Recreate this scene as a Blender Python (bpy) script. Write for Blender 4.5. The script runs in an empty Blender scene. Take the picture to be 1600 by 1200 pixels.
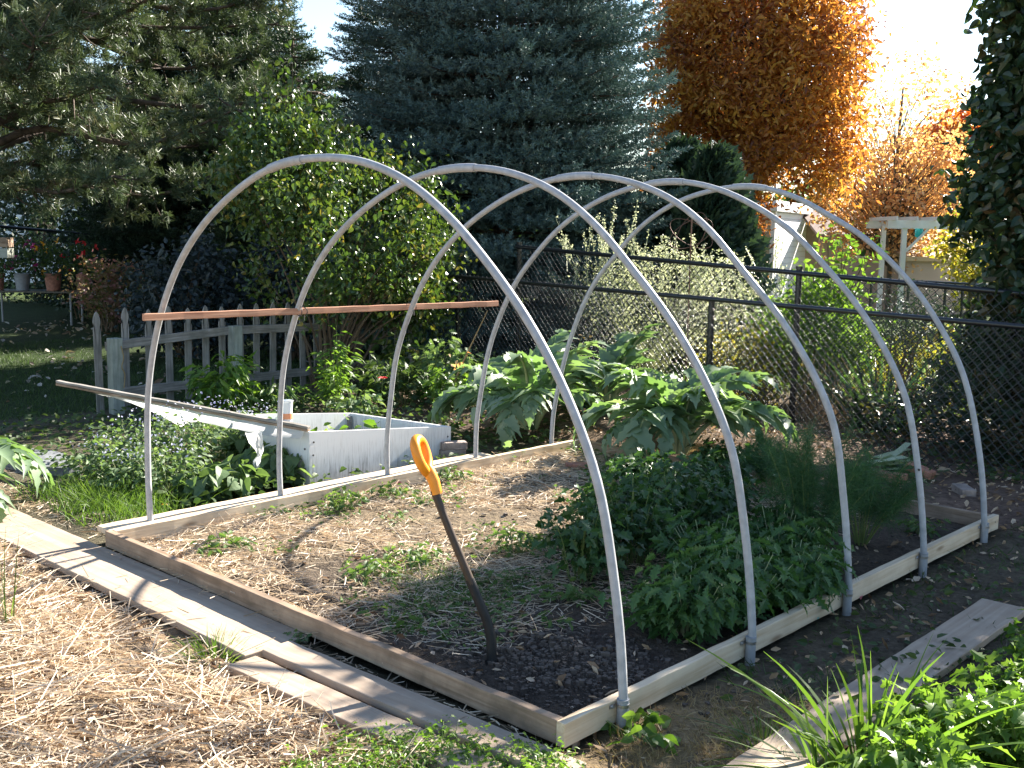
import bpy, bmesh, math, random
import numpy as np
from mathutils import Matrix, Vector
rng = np.random.default_rng(11)
random.seed(4)
scene = bpy.context.scene
COL = scene.collection
PI = math.pi
A3 = lambda *a: np.array(a, float)

# ------------------------------------------------------------------ camera
CAM = A3(5.5685, -2.6818, 1.7372); YAW, PITCH, ROLL, FPX = -.7561, .1385, .0154, 1700.
_d = A3(math.sin(YAW)*math.cos(PITCH), math.cos(YAW)*math.cos(PITCH), -math.sin(PITCH))
_r = A3(math.cos(YAW), -math.sin(YAW), 0); _u = np.cross(_r, _d)
_R = _r*math.cos(ROLL)+_u*math.sin(ROLL); _U = -_r*math.sin(ROLL)+_u*math.cos(ROLL)
cd = bpy.data.cameras.new('camera'); cam = bpy.data.objects.new('camera', cd); COL.objects.link(cam)
cd.sensor_width = 36; cd.lens = 36*FPX/1600; cd.clip_start = .05; cd.clip_end = 900
m = Matrix.Identity(4)
for i in range(3):
    m[i][0], m[i][1], m[i][2], m[i][3] = _R[i], _U[i], -_d[i], CAM[i]
cam.matrix_world = m
scene.camera = cam
def ray(px, py): return _d+_R*(px-800)/FPX-_U*(py-600)/FPX
def G(px, py, z=0.):                     # survey: the point at height z seen in that direction
    v = ray(px, py); return CAM+v*((z-CAM[2])/v[2])
def D(px, py, t): return CAM+ray(px, py)*t
def infr(P, mar=.12):                     # worth building: roughly inside the view
    v = P-CAM; t = v@_d; x = (v@_R)/np.maximum(t, .01)*FPX/800; y = (v@_U)/np.maximum(t, .01)*FPX/600
    return (t > .5) & (abs(x) < 1+mar) & (abs(y) < 1+mar)

# ------------------------------------------------------------------ noise
_vt = rng.uniform(-1, 1, (64, 64))
def _vn(x, y):
    xi = np.floor(x).astype(int); yi = np.floor(y).astype(int); fx = x-xi; fy = y-yi
    fx = fx*fx*(3-2*fx); fy = fy*fy*(3-2*fy); g = lambda a, b: _vt[a % 64, b % 64]
    return (g(xi, yi)*(1-fx)+g(xi+1, yi)*fx)*(1-fy)+(g(xi, yi+1)*(1-fx)+g(xi+1, yi+1)*fx)*fy
def noise(x, y, s=1., k=0):
    x = np.asarray(x, float)*s; y = np.asarray(y, float)*s; r = 0; a = 1.
    for i in range(4):
        c, n_ = math.cos(.7*i+k), math.sin(.7*i+k)
        r = r+a*_vn(c*x-n_*y+7.3*i+13.1*k, n_*x+c*y+3.7*i+5.9*k); x = x*2.03; y = y*2.03; a *= .5
    return r*.95

# ------------------------------------------------------------------ mesh building
class MB:
    def __init__(s): s.v = []; s.q = []; s.t = []; s.rq = []; s.rt = []; s.n = 0
    def add(s, V, F, rnd=None):
        V = np.asarray(V, float).reshape(-1, 3); F = np.asarray(F, int)
        if len(F) == 0: return
        s.v.append(V)
        if rnd is None: rnd = np.full(len(F), .5)
        rnd = np.broadcast_to(np.asarray(rnd, float), (len(F),))
        (s.q if F.shape[1] == 4 else s.t).append(F+s.n)
        (s.rq if F.shape[1] == 4 else s.rt).append(rnd)
        s.n += len(V)
    def build(s, name, mat, parent=None, loc=None, smooth=False):
        V = np.concatenate(s.v) if s.v else np.zeros((0, 3))
        if parent is not None: org = A3(*parent_org(parent))
        else: org = A3(*(loc if loc is not None else (0, 0, 0)))
        V = V-org
        Q = np.concatenate(s.q) if s.q else np.zeros((0, 4), int)
        T = np.concatenate(s.t) if s.t else np.zeros((0, 3), int)
        rn = np.concatenate((s.rq or [np.zeros(0)])+(s.rt or [np.zeros(0)]))
        me = bpy.data.meshes.new(name)
        me.vertices.add(len(V)); me.vertices.foreach_set('co', V.astype(np.float32).ravel())
        loops = np.concatenate([Q.ravel(), T.ravel()])
        me.loops.add(len(loops)); me.loops.foreach_set('vertex_index', loops.astype(np.int32))
        nf = len(Q)+len(T); me.polygons.add(nf)
        st = np.concatenate([np.arange(len(Q))*4, len(Q)*4+np.arange(len(T))*3])
        me.polygons.foreach_set('loop_start', st.astype(np.int32))
        me.update(calc_edges=True); me.validate()
        if nf == len(me.polygons):
            a = me.attributes.new('rnd', 'FLOAT', 'FACE'); a.data.foreach_set('value', rn.astype(np.float32))
        me.polygons.foreach_set('use_smooth', np.full(len(me.polygons), smooth))
        me.materials.append(mat)
        o = bpy.data.objects.new(name, me); COL.objects.link(o)
        if parent is not None: o.parent = parent
        else: o.location = org
        return o
_ORG = {}
def parent_org(p): return _ORG.get(p.name, (0, 0, 0))
def tag(o, label=None, cat=None, group=None, kind=None):
    if label: o['label'] = label
    if cat: o['category'] = cat
    if group: o['group'] = group
    if kind: o['kind'] = kind
    return o
def thing(name, label, cat, loc=(0, 0, 0), group=None):
    o = bpy.data.objects.new(name, None); o.empty_display_size = .1; COL.objects.link(o)
    o.location = Vector([float(c) for c in loc]); _ORG[o.name] = tuple(float(c) for c in loc)
    return tag(o, label, cat, group)
def sub(o, parent):                       # register a part as a possible parent of sub-parts
    _ORG[o.name] = parent_org(parent); return o
def copy_tree(o, loc, rotz=0., scale=1., label=None, parent=None):
    c = o.copy(); COL.objects.link(c)
    if parent is None:
        c.location = Vector([float(a) for a in loc]); c.rotation_euler = (0, 0, rotz); c.scale = (scale,)*3
        if label: c['label'] = label
    else: c.parent = parent
    for ch in list(o.children): copy_tree(ch, None, parent=c)
    return c
def unit(v): v = np.asarray(v, float); return v/np.maximum(np.linalg.norm(v, axis=-1, keepdims=True), 1e-9)

def tube(mb, pts, r, n=8, rnd=.5, cap=True):
    P = np.asarray(pts, float); k = len(P); r = np.broadcast_to(np.asarray(r, float), (k,))
    T = unit(np.gradient(P, axis=0)); ref = A3(0, 0, 1) if abs(T[0][2]) < .9 else A3(1, 0, 0)
    N = unit(np.cross(T[0], ref)); V = []
    a = np.arange(n)/n*2*PI
    for i in range(k):
        N = unit(N-T[i]*(N@T[i])); B = np.cross(T[i], N)
        V.append(P[i]+r[i]*(np.cos(a)[:, None]*N+np.sin(a)[:, None]*B))
    V = np.concatenate(V)
    i = np.arange(k-1)[:, None]*n; j = np.arange(n)[None]; j2 = (j+1) % n
    F = np.stack([i+j, i+j2, i+n+j2, i+n+j], -1).reshape(-1, 4)
    mb.add(V, F, rnd)
    if cap:
        for base, c, s in ((0, P[0], -1), ((k-1)*n, P[-1], 1)):
            W = np.concatenate([V[base:base+n], [c]]); jj = np.arange(n); j3 = (jj+1) % n
            f = np.stack([jj, j3, np.full(n, n)], -1)
            mb.add(W, f if s > 0 else f[:, ::-1], rnd)
def thin_tubes(mb, A, B, r0, r1, rnd=.5, n=3):     # many straight stems at once
    A = np.asarray(A, float); B = np.asarray(B, float); T = unit(B-A)
    ref = np.where(abs(T[:, 2:3]) < .9, A3(0, 0, 1), A3(1, 0, 0)); N = unit(np.cross(T, ref)); Bn = np.cross(T, N)
    a = np.arange(n)/n*2*PI
    ring = np.cos(a)[None, :, None]*N[:, None]+np.sin(a)[None, :, None]*Bn[:, None]
    r0 = np.broadcast_to(np.asarray(r0, float), (len(A),)); r1 = np.broadcast_to(np.asarray(r1, float), (len(A),))
    V = np.concatenate([A[:, None]+ring*r0[:, None, None], B[:, None]+ring*r1[:, None, None]], 1)
    j = np.arange(n); j2 = (j+1) % n
    F = np.stack([j, j2, n+j2, n+j], -1)[None]+np.arange(len(A))[:, None, None]*2*n
    mb.add(V, F.reshape(-1, 4), np.repeat(np.broadcast_to(rnd, (len(A),)), n))
def box(mb, c, size, rot=None, rnd=.5, bev=0.):
    x, y, z = np.asarray(size)/2.
    b = min(bev, x*.45, y*.45, z*.45)
    if b <= 0:
        V = np.array([[sx*x, sy*y, sz*z] for sx in (-1, 1) for sy in (-1, 1) for sz in (-1, 1)])
        F = [[0, 1, 3, 2], [4, 6, 7, 5], [0, 4, 5, 1], [2, 3, 7, 6], [0, 2, 6, 4], [1, 5, 7, 3]]
        V = V if rot is None else V@np.asarray(rot).T
        mb.add(V+np.asarray(c), F, rnd); return
    bm = bmesh.new(); bmesh.ops.create_cube(bm, size=1)
    for v in bm.verts: v.co = Vector((v.co.x*2*x, v.co.y*2*y, v.co.z*2*z))
    bmesh.ops.bevel(bm, geom=bm.edges[:], offset=b, segments=2, profile=.5, affect='EDGES')
    bmesh.ops.triangulate(bm, faces=bm.faces[:])
    bm.verts.index_update()
    V = np.array([v.co[:] for v in bm.verts]); F = np.array([[v.index for v in f.verts] for f in bm.faces]); bm.free()
    V = V if rot is None else V@np.asarray(rot).T
    mb.add(V+np.asarray(c), F, rnd)
def rotz(a): c, s = math.cos(a), math.sin(a); return np.array([[c, -s, 0], [s, c, 0], [0, 0, 1]])
def frame_of(x, zref=(0, 0, 1)):
    x = unit(x)
    if abs(x@np.asarray(zref, float)) > .95: zref = (1, 0, 0)
    y = unit(np.cross(zref, x)); return np.stack([x, y, np.cross(x, y)], 1)
def bar(mb, a, b, w, h, rnd=.5, bev=0., zref=(0, 0, 1)):
    a = np.asarray(a, float); b = np.asarray(b, float)
    box(mb, (a+b)/2, (np.linalg.norm(b-a), w, h), frame_of(b-a, zref), rnd, bev)
def board(name, a, b, w, h, mat, parent=None, bev=.003, warp=0.):
    """a board with its grain along local X; a,b are the ends of its centre line"""
    a = np.asarray(a, float); b = np.asarray(b, float); L = np.linalg.norm(b-a)
    bm = bmesh.new(); bmesh.ops.create_cube(bm, size=1)
    for v in bm.verts: v.co = Vector((v.co.x*L, v.co.y*w, v.co.z*h))
    long = [e for e in bm.edges if abs((e.verts[0].co-e.verts[1].co).normalized().x) > .9]
    bmesh.ops.subdivide_edges(bm, edges=long, cuts=max(2, int(L/.12)))
    sharp = [e for e in bm.edges if len(e.link_faces) == 2 and e.calc_face_angle() > .5]
    bmesh.ops.bevel(bm, geom=sharp, offset=bev, segments=2, profile=.5, affect='EDGES')
    ph = random.uniform(0, 6)
    for v in bm.verts:
        v.co.z += warp*math.sin(v.co.x*1.9+ph)+.0012*math.sin(v.co.x*23+ph*3)
        v.co.y += .5*warp*math.sin(v.co.x*1.3+ph*2)+.0015*math.sin(v.co.x*17+ph)
    me = bpy.data.meshes.new(name); bm.to_mesh(me); bm.free(); me.materials.append(mat)
    o = bpy.data.objects.new(name, me); COL.objects.link(o)
    c = (a+b)/2-(A3(*parent_org(parent)) if parent is not None else 0)
    F = frame_of(b-a); M = Matrix.Identity(4)
    for i in range(3):
        for j in range(3): M[i][j] = F[i][j]
        M[i][3] = c[i]
    if parent is not None: o.parent = parent
    o.matrix_local = M
    return o

# leaf templates: x along the leaf, y across, z its normal
def tmpl(prof, fold=.25, droop=.2, base=0.):
    V = []; k = len(prof)
    for x, w in prof:
        for s in (-1, 0, 1): V.append((x+base, s*w, fold*abs(s*w)-droop*x*x))
    F = []
    for i in range(k-1):
        for j in (0, 1): F.append((i*3+j, (i+1)*3+j, (i+1)*3+j+1, i*3+j+1))
    return np.array(V, float), np.array(F)
T_OVAL = tmpl([(0, .02), (.25, .3), (.6, .27), (1, .01)], .3, .2)
T_LANCE = tmpl([(0, .02), (.3, .13), (.65, .1), (1, .005)], .3, .35)
T_HEART = tmpl([(-.08, .15), (.05, .34), (.3, .42), (.65, .28), (1, .01)], .35, .3)
T_SERR = tmpl([(0, .03), (.1, .2), (.15, .08), (.3, .33), (.36, .14), (.52, .36), (.6, .14), (.74, .27), (.82, .1), (1, .01)], .35, .35)
T_LOBE = tmpl([(0, .03), (.2, .1), (.32, .42), (.42, .2), (.6, .38), (.72, .16), (1, .12), (1.02, .01)], .35, .3)
T_CHIP = tmpl([(0, .1), (.5, .3), (1, .06)], .6, -.3)
T_FAN = tmpl([(0, .02), (.4, .2), (.8, .26), (1, .05)], .2, .1)
def rdir(n, zb=0., zs=1.):
    v = rng.normal(size=(n, 3)); v[:, 2] = v[:, 2]*zs+zb; return unit(v)
def scatter(mb, T, P, X, Z, S, rnd=None, wid=1.):
    V0, F0 = T; n = len(P)
    if n == 0: return
    X = unit(X); Y = unit(np.cross(Z, X)); Z = np.cross(X, Y)
    S = np.broadcast_to(np.asarray(S, float), (n,))[:, None, None]; wid = np.broadcast_to(np.asarray(wid, float), (n,))[:, None, None]
    V = P[:, None]+S*(V0[None, :, 0:1]*X[:, None]+wid*V0[None, :, 1:2]*Y[:, None]+V0[None, :, 2:3]*Z[:, None])
    F = F0[None]+(np.arange(n)*len(V0))[:, None, None]
    if rnd is None: rnd = rng.uniform(0, 1, n)
    mb.add(V.reshape(-1, 3), F.reshape(-1, F0.shape[1]), np.repeat(np.broadcast_to(rnd, (n,)), len(F0)))
def blades(mb, P, X, L, W, bend, nseg=3, rnd=None, prof=None, up=(0, 0, 1)):
    """curved strips: start P, direction X, length L, width W, bend = vector added * s^2 * L"""
    n = len(P)
    if n == 0: return
    X = unit(X); L = np.broadcast_to(np.asarray(L, float), (n,))[:, None]; W = np.broadcast_to(np.asarray(W, float), (n,))[:, None]
    bend = np.broadcast_to(np.asarray(bend, float), (n, 3))
    side = rng.normal(size=(n, 3)) if up is None else np.cross(X, np.broadcast_to(np.asarray(up, float), (n, 3)))+1e-4*rng.normal(size=(n, 3))
    side = unit(side-X*np.sum(side*X, 1, keepdims=True))
    V = []
    for i in range(nseg+1):
        s = i/nseg; c = P+X*L*s+bend*L*s*s
        w = W*(prof(s) if prof else (1-.85*s*s))*.5
        V += [c-side*w, c+side*w]
    V = np.stack(V, 1)
    f = np.array([[2*i, 2*i+1, 2*i+3, 2*i+2] for i in range(nseg)])
    F = f[None]+(np.arange(n)*2*(nseg+1))[:, None, None]
    if rnd is None: rnd = rng.uniform(0, 1, n)
    mb.add(V.reshape(-1, 3), F.reshape(-1, 4), np.repeat(np.broadcast_to(rnd, (n,)), nseg))

# ------------------------------------------------------------------ materials
def newmat(name):
    mt = bpy.data.materials.new(name); mt.use_nodes = True; nt = mt.node_tree
    return mt, nt, nt.nodes['Principled BSDF'], nt.nodes['Material Output']
def N(nt, t, **kw):
    n = nt.nodes.new(t)
    for k, v in kw.items():
        if k in n.inputs: n.inputs[k].default_value = v
        else: setattr(n, k, v)
    return n
def ramp(nt, stops):
    r = nt.nodes.new('ShaderNodeValToRGB'); e = r.color_ramp.elements
    while len(e) < len(stops): e.new(.5)
    for i, (p, c) in enumerate(stops): e[i].position = p; e[i].color = (*c, 1)
    return r
def leafmat(name, cols, trans=.4, rough=.5, tcol=(1.5, 1.5, .7), spec=.4):
    mt, nt, bs, out = newmat(name)
    at = N(nt, 'ShaderNodeAttribute', attribute_name='rnd')
    r = ramp(nt, [(i/max(1, len(cols)-1), c) for i, c in enumerate(cols)])
    nt.links.new(at.outputs['Fac'], r.inputs['Fac'])
    nt.links.new(r.outputs['Color'], bs.inputs['Base Color'])
    bs.inputs['Roughness'].default_value = rough; bs.inputs['Specular IOR Level'].default_value = spec
    if trans > 0:
        tr = N(nt, 'ShaderNodeBsdfTranslucent'); mul = N(nt, 'ShaderNodeMix', data_type='RGBA', blend_type='MULTIPLY')
        mul.inputs[0].default_value = 1; nt.links.new(r.outputs['Color'], mul.inputs[6]); mul.inputs[7].default_value = (*tcol, 1)
        nt.links.new(mul.outputs[2], tr.inputs['Color'])
        mx = N(nt, 'ShaderNodeMixShader'); mx.inputs[0].default_value = trans
        nt.links.new(bs.outputs[0], mx.inputs[1]); nt.links.new(tr.outputs[0], mx.inputs[2]); nt.links.new(mx.outputs[0], out.inputs['Surface'])
    return mt
def plain(name, col, rough=.5, metal=0., spec=.5, var=0., scale=8., bump=0., bscale=40.):
    mt, nt, bs, out = newmat(name)
    bs.inputs['Base Color'].default_value = (*col, 1); bs.inputs['Roughness'].default_value = rough
    bs.inputs['Metallic'].default_value = metal; bs.inputs['Specular IOR Level'].default_value = spec
    tc = N(nt, 'ShaderNodeTexCoord')
    if var > 0:
        no = N(nt, 'ShaderNodeTexNoise', Scale=scale, Detail=6.)
        nt.links.new(tc.outputs['Object'], no.inputs['Vector'])
        lo = tuple(c*(1-var) for c in col); hi = tuple(min(1, c*(1+var)) for c in col)
        r = ramp(nt, [(.3, lo), (.7, hi)]); nt.links.new(no.outputs[0], r.inputs[0]); nt.links.new(r.outputs[0], bs.inputs['Base Color'])
    if bump > 0:
        nb = N(nt, 'ShaderNodeTexNoise', Scale=bscale, Detail=5.); nt.links.new(tc.outputs['Object'], nb.inputs['Vector'])
        b = N(nt, 'ShaderNodeBump', Strength=bump, Distance=.02); nt.links.new(nb.outputs[0], b.inputs['Height']); nt.links.new(b.outputs[0], bs.inputs['Normal'])
    return mt
def wood(name, c0, c1, c2=None, sx=2., sy=45., rough=.75, knots=.0, dirt=None, dirtamt=.5):
    mt, nt, bs, out = newmat(name); tc = N(nt, 'ShaderNodeTexCoord')
    oi = N(nt, 'ShaderNodeObjectInfo'); add = N(nt, 'ShaderNodeVectorMath', operation='ADD')
    cmb = N(nt, 'ShaderNodeMath', operation='MULTIPLY'); cmb.inputs[1].default_value = 37.
    nt.links.new(oi.outputs['Random'], cmb.inputs[0]); nt.links.new(tc.outputs['Object'], add.inputs[0]); nt.links.new(cmb.outputs[0], add.inputs[1])
    mp = N(nt, 'ShaderNodeMapping'); mp.inputs['Scale'].default_value = (sx, sy, sy); nt.links.new(add.outputs[0], mp.inputs['Vector'])
    no = N(nt, 'ShaderNodeTexNoise', Scale=1., Detail=8., Distortion=.6); nt.links.new(mp.outputs[0], no.inputs['Vector'])
    r = ramp(nt, [(.3, c0), (.52, c1), (.72, c2 or c1)]); nt.links.new(no.outputs[0], r.inputs[0]); last = r.outputs[0]
    if knots > 0:
        mk = N(nt, 'ShaderNodeMapping'); mk.inputs['Scale'].default_value = (2.2, 9, 9); nt.links.new(add.outputs[0], mk.inputs['Vector'])
        vo = N(nt, 'ShaderNodeTexVoronoi', Scale=1.); nt.links.new(mk.outputs[0], vo.inputs['Vector'])
        rk = ramp(nt, [(.0, (1, 1, 1)), (.09, (1, 1, 1)), (.17, (0, 0, 0))]); nt.links.new(vo.outputs['Distance'], rk.inputs[0])
        ml = N(nt, 'ShaderNodeMath', operation='MULTIPLY'); ml.inputs[1].default_value = knots; nt.links.new(rk.outputs[0], ml.inputs[0])
        mx = N(nt, 'ShaderNodeMix', data_type='RGBA'); nt.links.new(ml.outputs[0], mx.inputs[0]); nt.links.new(last, mx.inputs[6])
        mx.inputs[7].default_value = (c0[0]*.45, c0[1]*.36, c0[2]*.3, 1); last = mx.outputs[2]
    if dirt:
        nd = N(nt, 'ShaderNodeTexNoise', Scale=4.5, Detail=7., Roughness=.65); nt.links.new(add.outputs[0], nd.inputs['Vector'])
        rd = ramp(nt, [(.42, (0, 0, 0)), (.68, (dirtamt,)*3)]); nt.links.new(nd.outputs[0], rd.inputs[0])
        mx = N(nt, 'ShaderNodeMix', data_type='RGBA'); nt.links.new(rd.outputs[0], mx.inputs[0]); nt.links.new(last, mx.inputs[6]); mx.inputs[7].default_value = (*dirt, 1); last = mx.outputs[2]
    nt.links.new(last, bs.inputs['Base Color']); bs.inputs['Roughness'].default_value = rough; bs.inputs['Specular IOR Level'].default_value = .25
    b = N(nt, 'ShaderNodeBump', Strength=.35, Distance=.004); nt.links.new(no.outputs[0], b.inputs['Height']); nt.links.new(b.outputs[0], bs.inputs['Normal'])
    return mt
M = {}
M['pine_wood'] = wood('pine_wood', (.54, .40, .26), (.67, .54, .39), (.73, .62, .47), knots=.8, dirt=(.36, .27, .18), dirtamt=.35)
M['aged_wood'] = wood('aged_wood', (.23, .155, .10), (.36, .255, .18), (.42, .32, .23), sx=2.5, knots=.4, dirt=(.12, .09, .065), dirtamt=.7)
M['plank_wood'] = wood('plank_wood', (.32, .24, .175), (.40, .315, .24), (.46, .37, .29), sx=1.2, sy=30, dirt=(.26, .2, .16), dirtamt=.6)
M['grey_wood'] = wood('grey_wood', (.17, .15, .135), (.30, .275, .25), (.37, .345, .32), sx=3, sy=60, dirt=(.1, .1, .075), dirtamt=.6)
M['post_wood'] = wood('post_wood', (.22, .235, .2), (.34, .36, .31), (.4, .41, .36), sx=3, sy=40, dirt=(.13, .14, .11), dirtamt=.5)
M['red_wood'] = wood('red_wood', (.36, .165, .1), (.47, .25, .16), (.54, .32, .22), sx=2, sy=50)
M['bark'] = plain('bark', (.085, .062, .048), .9, var=.5, scale=9, bump=.8, bscale=25)
M['grey_bark'] = plain('grey_bark', (.13, .11, .09), .9, var=.4, scale=9, bump=.6, bscale=25)
M['pvc'] = plain('pvc', (.38, .385, .40), .42, var=.17, scale=24, spec=.4)
M['sleeve'] = plain('sleeve', (.29, .30, .32), .45, var=.15, scale=20)
M['strap'] = plain('strap', (.45, .45, .46), .35, metal=.9)
M['black_metal'] = plain('black_metal', (.012, .013, .016), .28, spec=.6)
M['wire'] = plain('wire', (.016, .017, .02), .25, spec=.8)
M['orange'] = plain('orange', (.86, .29, .015), .38, spec=.5, var=.06, scale=30)
M['shaft'] = plain('shaft', (.06, .038, .024), .42, spec=.35, var=.25, scale=30)
M['blade'] = plain('blade', (.012, .012, .013), .5, spec=.3, var=.4, scale=20)
M['tie'] = plain('tie', (.012, .012, .012), .5)
M['brick'] = plain('brick', (.38, .17, .115), .85, var=.35, scale=18, bump=.5, bscale=60)
M['leek'] = leafmat('leek', [(.3, .4, .2), (.5, .56, .4)], .3)
M['grey_brick'] = plain('grey_brick', (.30, .235, .20), .85, var=.3, scale=18, bump=.5, bscale=60)
M['stone'] = plain('stone', (.14, .15, .16), .85, var=.3, scale=12, bump=.4)
M['white_paint'] = plain('white_paint', (.72, .73, .74), .55, var=.06, scale=5)
M['film'] = leafmat('film', [(.86, .86, .86), (.88, .88, .87)], .7, .35, (1, 1, 1))
M['screw'] = plain('screw', (.12, .11, .1), .5, metal=.6)
M['cup'] = plain('cup', (.75, .78, .8), .3)
M['cup_orange'] = plain('cup_orange', (.75, .3, .15), .4)
M['straw'] = leafmat('straw', [(.32, .22, .14), (.50, .38, .265), (.63, .52, .39), (.70, .61, .49)], .2, .55, (1.1, 1.05, .9))
M['chip'] = leafmat('chip', [(.13, .07, .035), (.36, .23, .125), (.55, .40, .26), (.63, .50, .37)], .15, .6, (1.1, 1, .9))
M['pale_leaf'] = leafmat('pale_leaf', [(.16, .09, .05), (.36, .30, .26), (.5, .47, .45)], .2, .6)
M['clod'] = plain('clod', (.095, .075, .062), .95, var=.35, scale=30)
M['grass'] = leafmat('grass', [(.05, .10, .015), (.09, .17, .03), (.15, .23, .05)], .45, .5)
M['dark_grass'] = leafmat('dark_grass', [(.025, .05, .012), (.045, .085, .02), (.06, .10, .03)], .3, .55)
M['dry_grass'] = leafmat('dry_grass', [(.2, .13, .06), (.34, .25, .13), (.42, .33, .2)], .25, .6)
M['stem'] = plain('stem', (.16, .21, .06), .5)
M['brown_stem'] = plain('brown_stem', (.13, .085, .05), .7)
M['pale_stem'] = plain('pale_stem', (.36, .40, .21), .45)
M['cardoon'] = leafmat('cardoon', [(.11, .18, .09), (.19, .27, .16), (.29, .36, .25)], .4, .5, (1.1, 1.3, .5))
M['parsley'] = leafmat('parsley', [(.022, .06, .02), (.04, .095, .028), (.065, .13, .04)], .3, .38)
M['mizuna'] = leafmat('mizuna', [(.035, .09, .025), (.06, .135, .04), (.10, .18, .06)], .35, .4)
M['fennel'] = leafmat('fennel', [(.03, .085, .03), (.045, .12, .045), (.07, .15, .06)], .35, .55)
M['weed'] = leafmat('weed', [(.05, .10, .025), (.09, .16, .045), (.14, .21, .07)], .4, .5)
M['herb'] = leafmat('herb', [(.07, .12, .045), (.11, .18, .075), (.2, .26, .15)], .38, .55)
M['lime'] = leafmat('lime', [(.06, .13, .02), (.11, .2, .035), (.18, .28, .06)], .48, .4)
M['vine'] = leafmat('vine', [(.028, .056, .018), (.045, .088, .024), (.07, .12, .03), (.10, .14, .035), (.27, .2, .045)], .3, .3, (1.5, 1.5, .6), .5)
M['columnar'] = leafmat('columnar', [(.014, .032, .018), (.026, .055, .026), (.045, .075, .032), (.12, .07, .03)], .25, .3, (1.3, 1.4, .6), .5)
M['spruce'] = leafmat('spruce', [(.042, .078, .07), (.08, .13, .122), (.16, .225, .21)], .05, .65, (1, 1.1, .9), .12)
M['pine'] = leafmat('pine', [(.04, .06, .032), (.066, .1, .05), (.1, .14, .075), (.15, .14, .08)], .2, .45, (1.2, 1.2, .7), .4)
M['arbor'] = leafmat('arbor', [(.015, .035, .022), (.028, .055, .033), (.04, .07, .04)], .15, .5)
M['ash'] = leafmat('ash', [(.14, .065, .05), (.31, .12, .045), (.45, .2, .045), (.54, .3, .065), (.62, .42, .14)], .5, .42, (1.3, 1.15, .75))
M['gold'] = leafmat('gold', [(.5, .27, .16), (.62, .39, .22), (.7, .52, .31)], .5, .5, (1.3, 1.15, .6))
M['flame'] = leafmat('flame', [(.38, .1, .03), (.52, .17, .035), (.6, .27, .04)], .5, .5, (1.4, 1.1, .5))
M['whiteshrub'] = leafmat('whiteshrub', [(.2, .24, .11), (.42, .45, .32), (.62, .64, .54)], .45, .5, (1.1, 1.1, .8))
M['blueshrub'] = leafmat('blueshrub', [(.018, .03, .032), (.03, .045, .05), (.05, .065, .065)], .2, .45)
M['greenshrub'] = leafmat('greenshrub', [(.03, .06, .02), (.055, .095, .03), (.09, .13, .045)], .35, .5)
M['pinkshrub'] = leafmat('pinkshrub', [(.05, .09, .03), (.12, .14, .05), (.2, .16, .08), (.28, .12, .13), (.36, .25, .22)], .3, .5)
M['yellowcover'] = leafmat('yellowcover', [(.10, .15, .03), (.25, .24, .05), (.45, .34, .06)], .45, .5)
M['iris'] = leafmat('iris', [(.02, .05, .025), (.035, .08, .035), (.06, .11, .05)], .3, .35)
M['flower_orange'] = leafmat('flower_orange', [(.85, .35, .01), (.9, .5, .02)], .3, .5, (1, 1, 1))
M['flower_red'] = leafmat('flower_red', [(.6, .02, .03), (.75, .06, .05)], .3, .5, (1, 1, 1))
M['flower_pink'] = leafmat('flower_pink', [(.5, .03, .2), (.65, .1, .3)], .3, .5, (1, 1, 1))
M['flower_blue'] = leafmat('flower_blue', [(.35, .36, .6), (.6, .6, .7)], .3, .5, (1, 1, 1))
M['turquoise'] = plain('turquoise', (.03, .5, .55), .3)
M['tan_wall'] = plain('tan_wall', (.40, .31, .2), .8, var=.06, scale=3)
M['stucco'] = plain('stucco', (.42, .33, .27), .9, var=.08, scale=2)
M['shingle'] = plain('shingle', (.17, .12, .1), .9, var=.35, scale=14)
M['grey_roof'] = plain('grey_roof', (.2, .2, .21), .9, var=.25, scale=14)
M['glass'] = plain('glass', (.02, .025, .03), .05)
M['copper'] = plain('copper', (.16, .085, .06), .5, metal=.5)
def siding(name, col, pitch=.2):
    mt, nt, bs, out = newmat(name); tc = N(nt, 'ShaderNodeTexCoord'); sp = N(nt, 'ShaderNodeSeparateXYZ')
    nt.links.new(tc.outputs['Object'], sp.inputs[0])
    dv = N(nt, 'ShaderNodeMath', operation='DIVIDE'); dv.inputs[1].default_value = pitch; nt.links.new(sp.outputs['Z'], dv.inputs[0])
    fr = N(nt, 'ShaderNodeMath', operation='FRACT'); nt.links.new(dv.outputs[0], fr.inputs[0])
    r = ramp(nt, [(0, (0, 0, 0)), (.06, (.5,)*3), (1, (1, 1, 1))]); nt.links.new(fr.outputs[0], r.inputs[0])
    b = N(nt, 'ShaderNodeBump', Strength=1., Distance=.03); b.invert = True; nt.links.new(r.outputs[0], b.inputs['Height']); nt.links.new(b.outputs[0], bs.inputs['Normal'])
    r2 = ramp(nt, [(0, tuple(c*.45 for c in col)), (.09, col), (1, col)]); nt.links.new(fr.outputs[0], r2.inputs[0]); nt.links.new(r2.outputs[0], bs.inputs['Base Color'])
    bs.inputs['Roughness'].default_value = .6
    return mt
M['siding'] = siding('siding', (.74, .75, .77), .16)
M['tan_siding'] = siding('tan_siding', (.42, .33, .21), .2)
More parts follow.
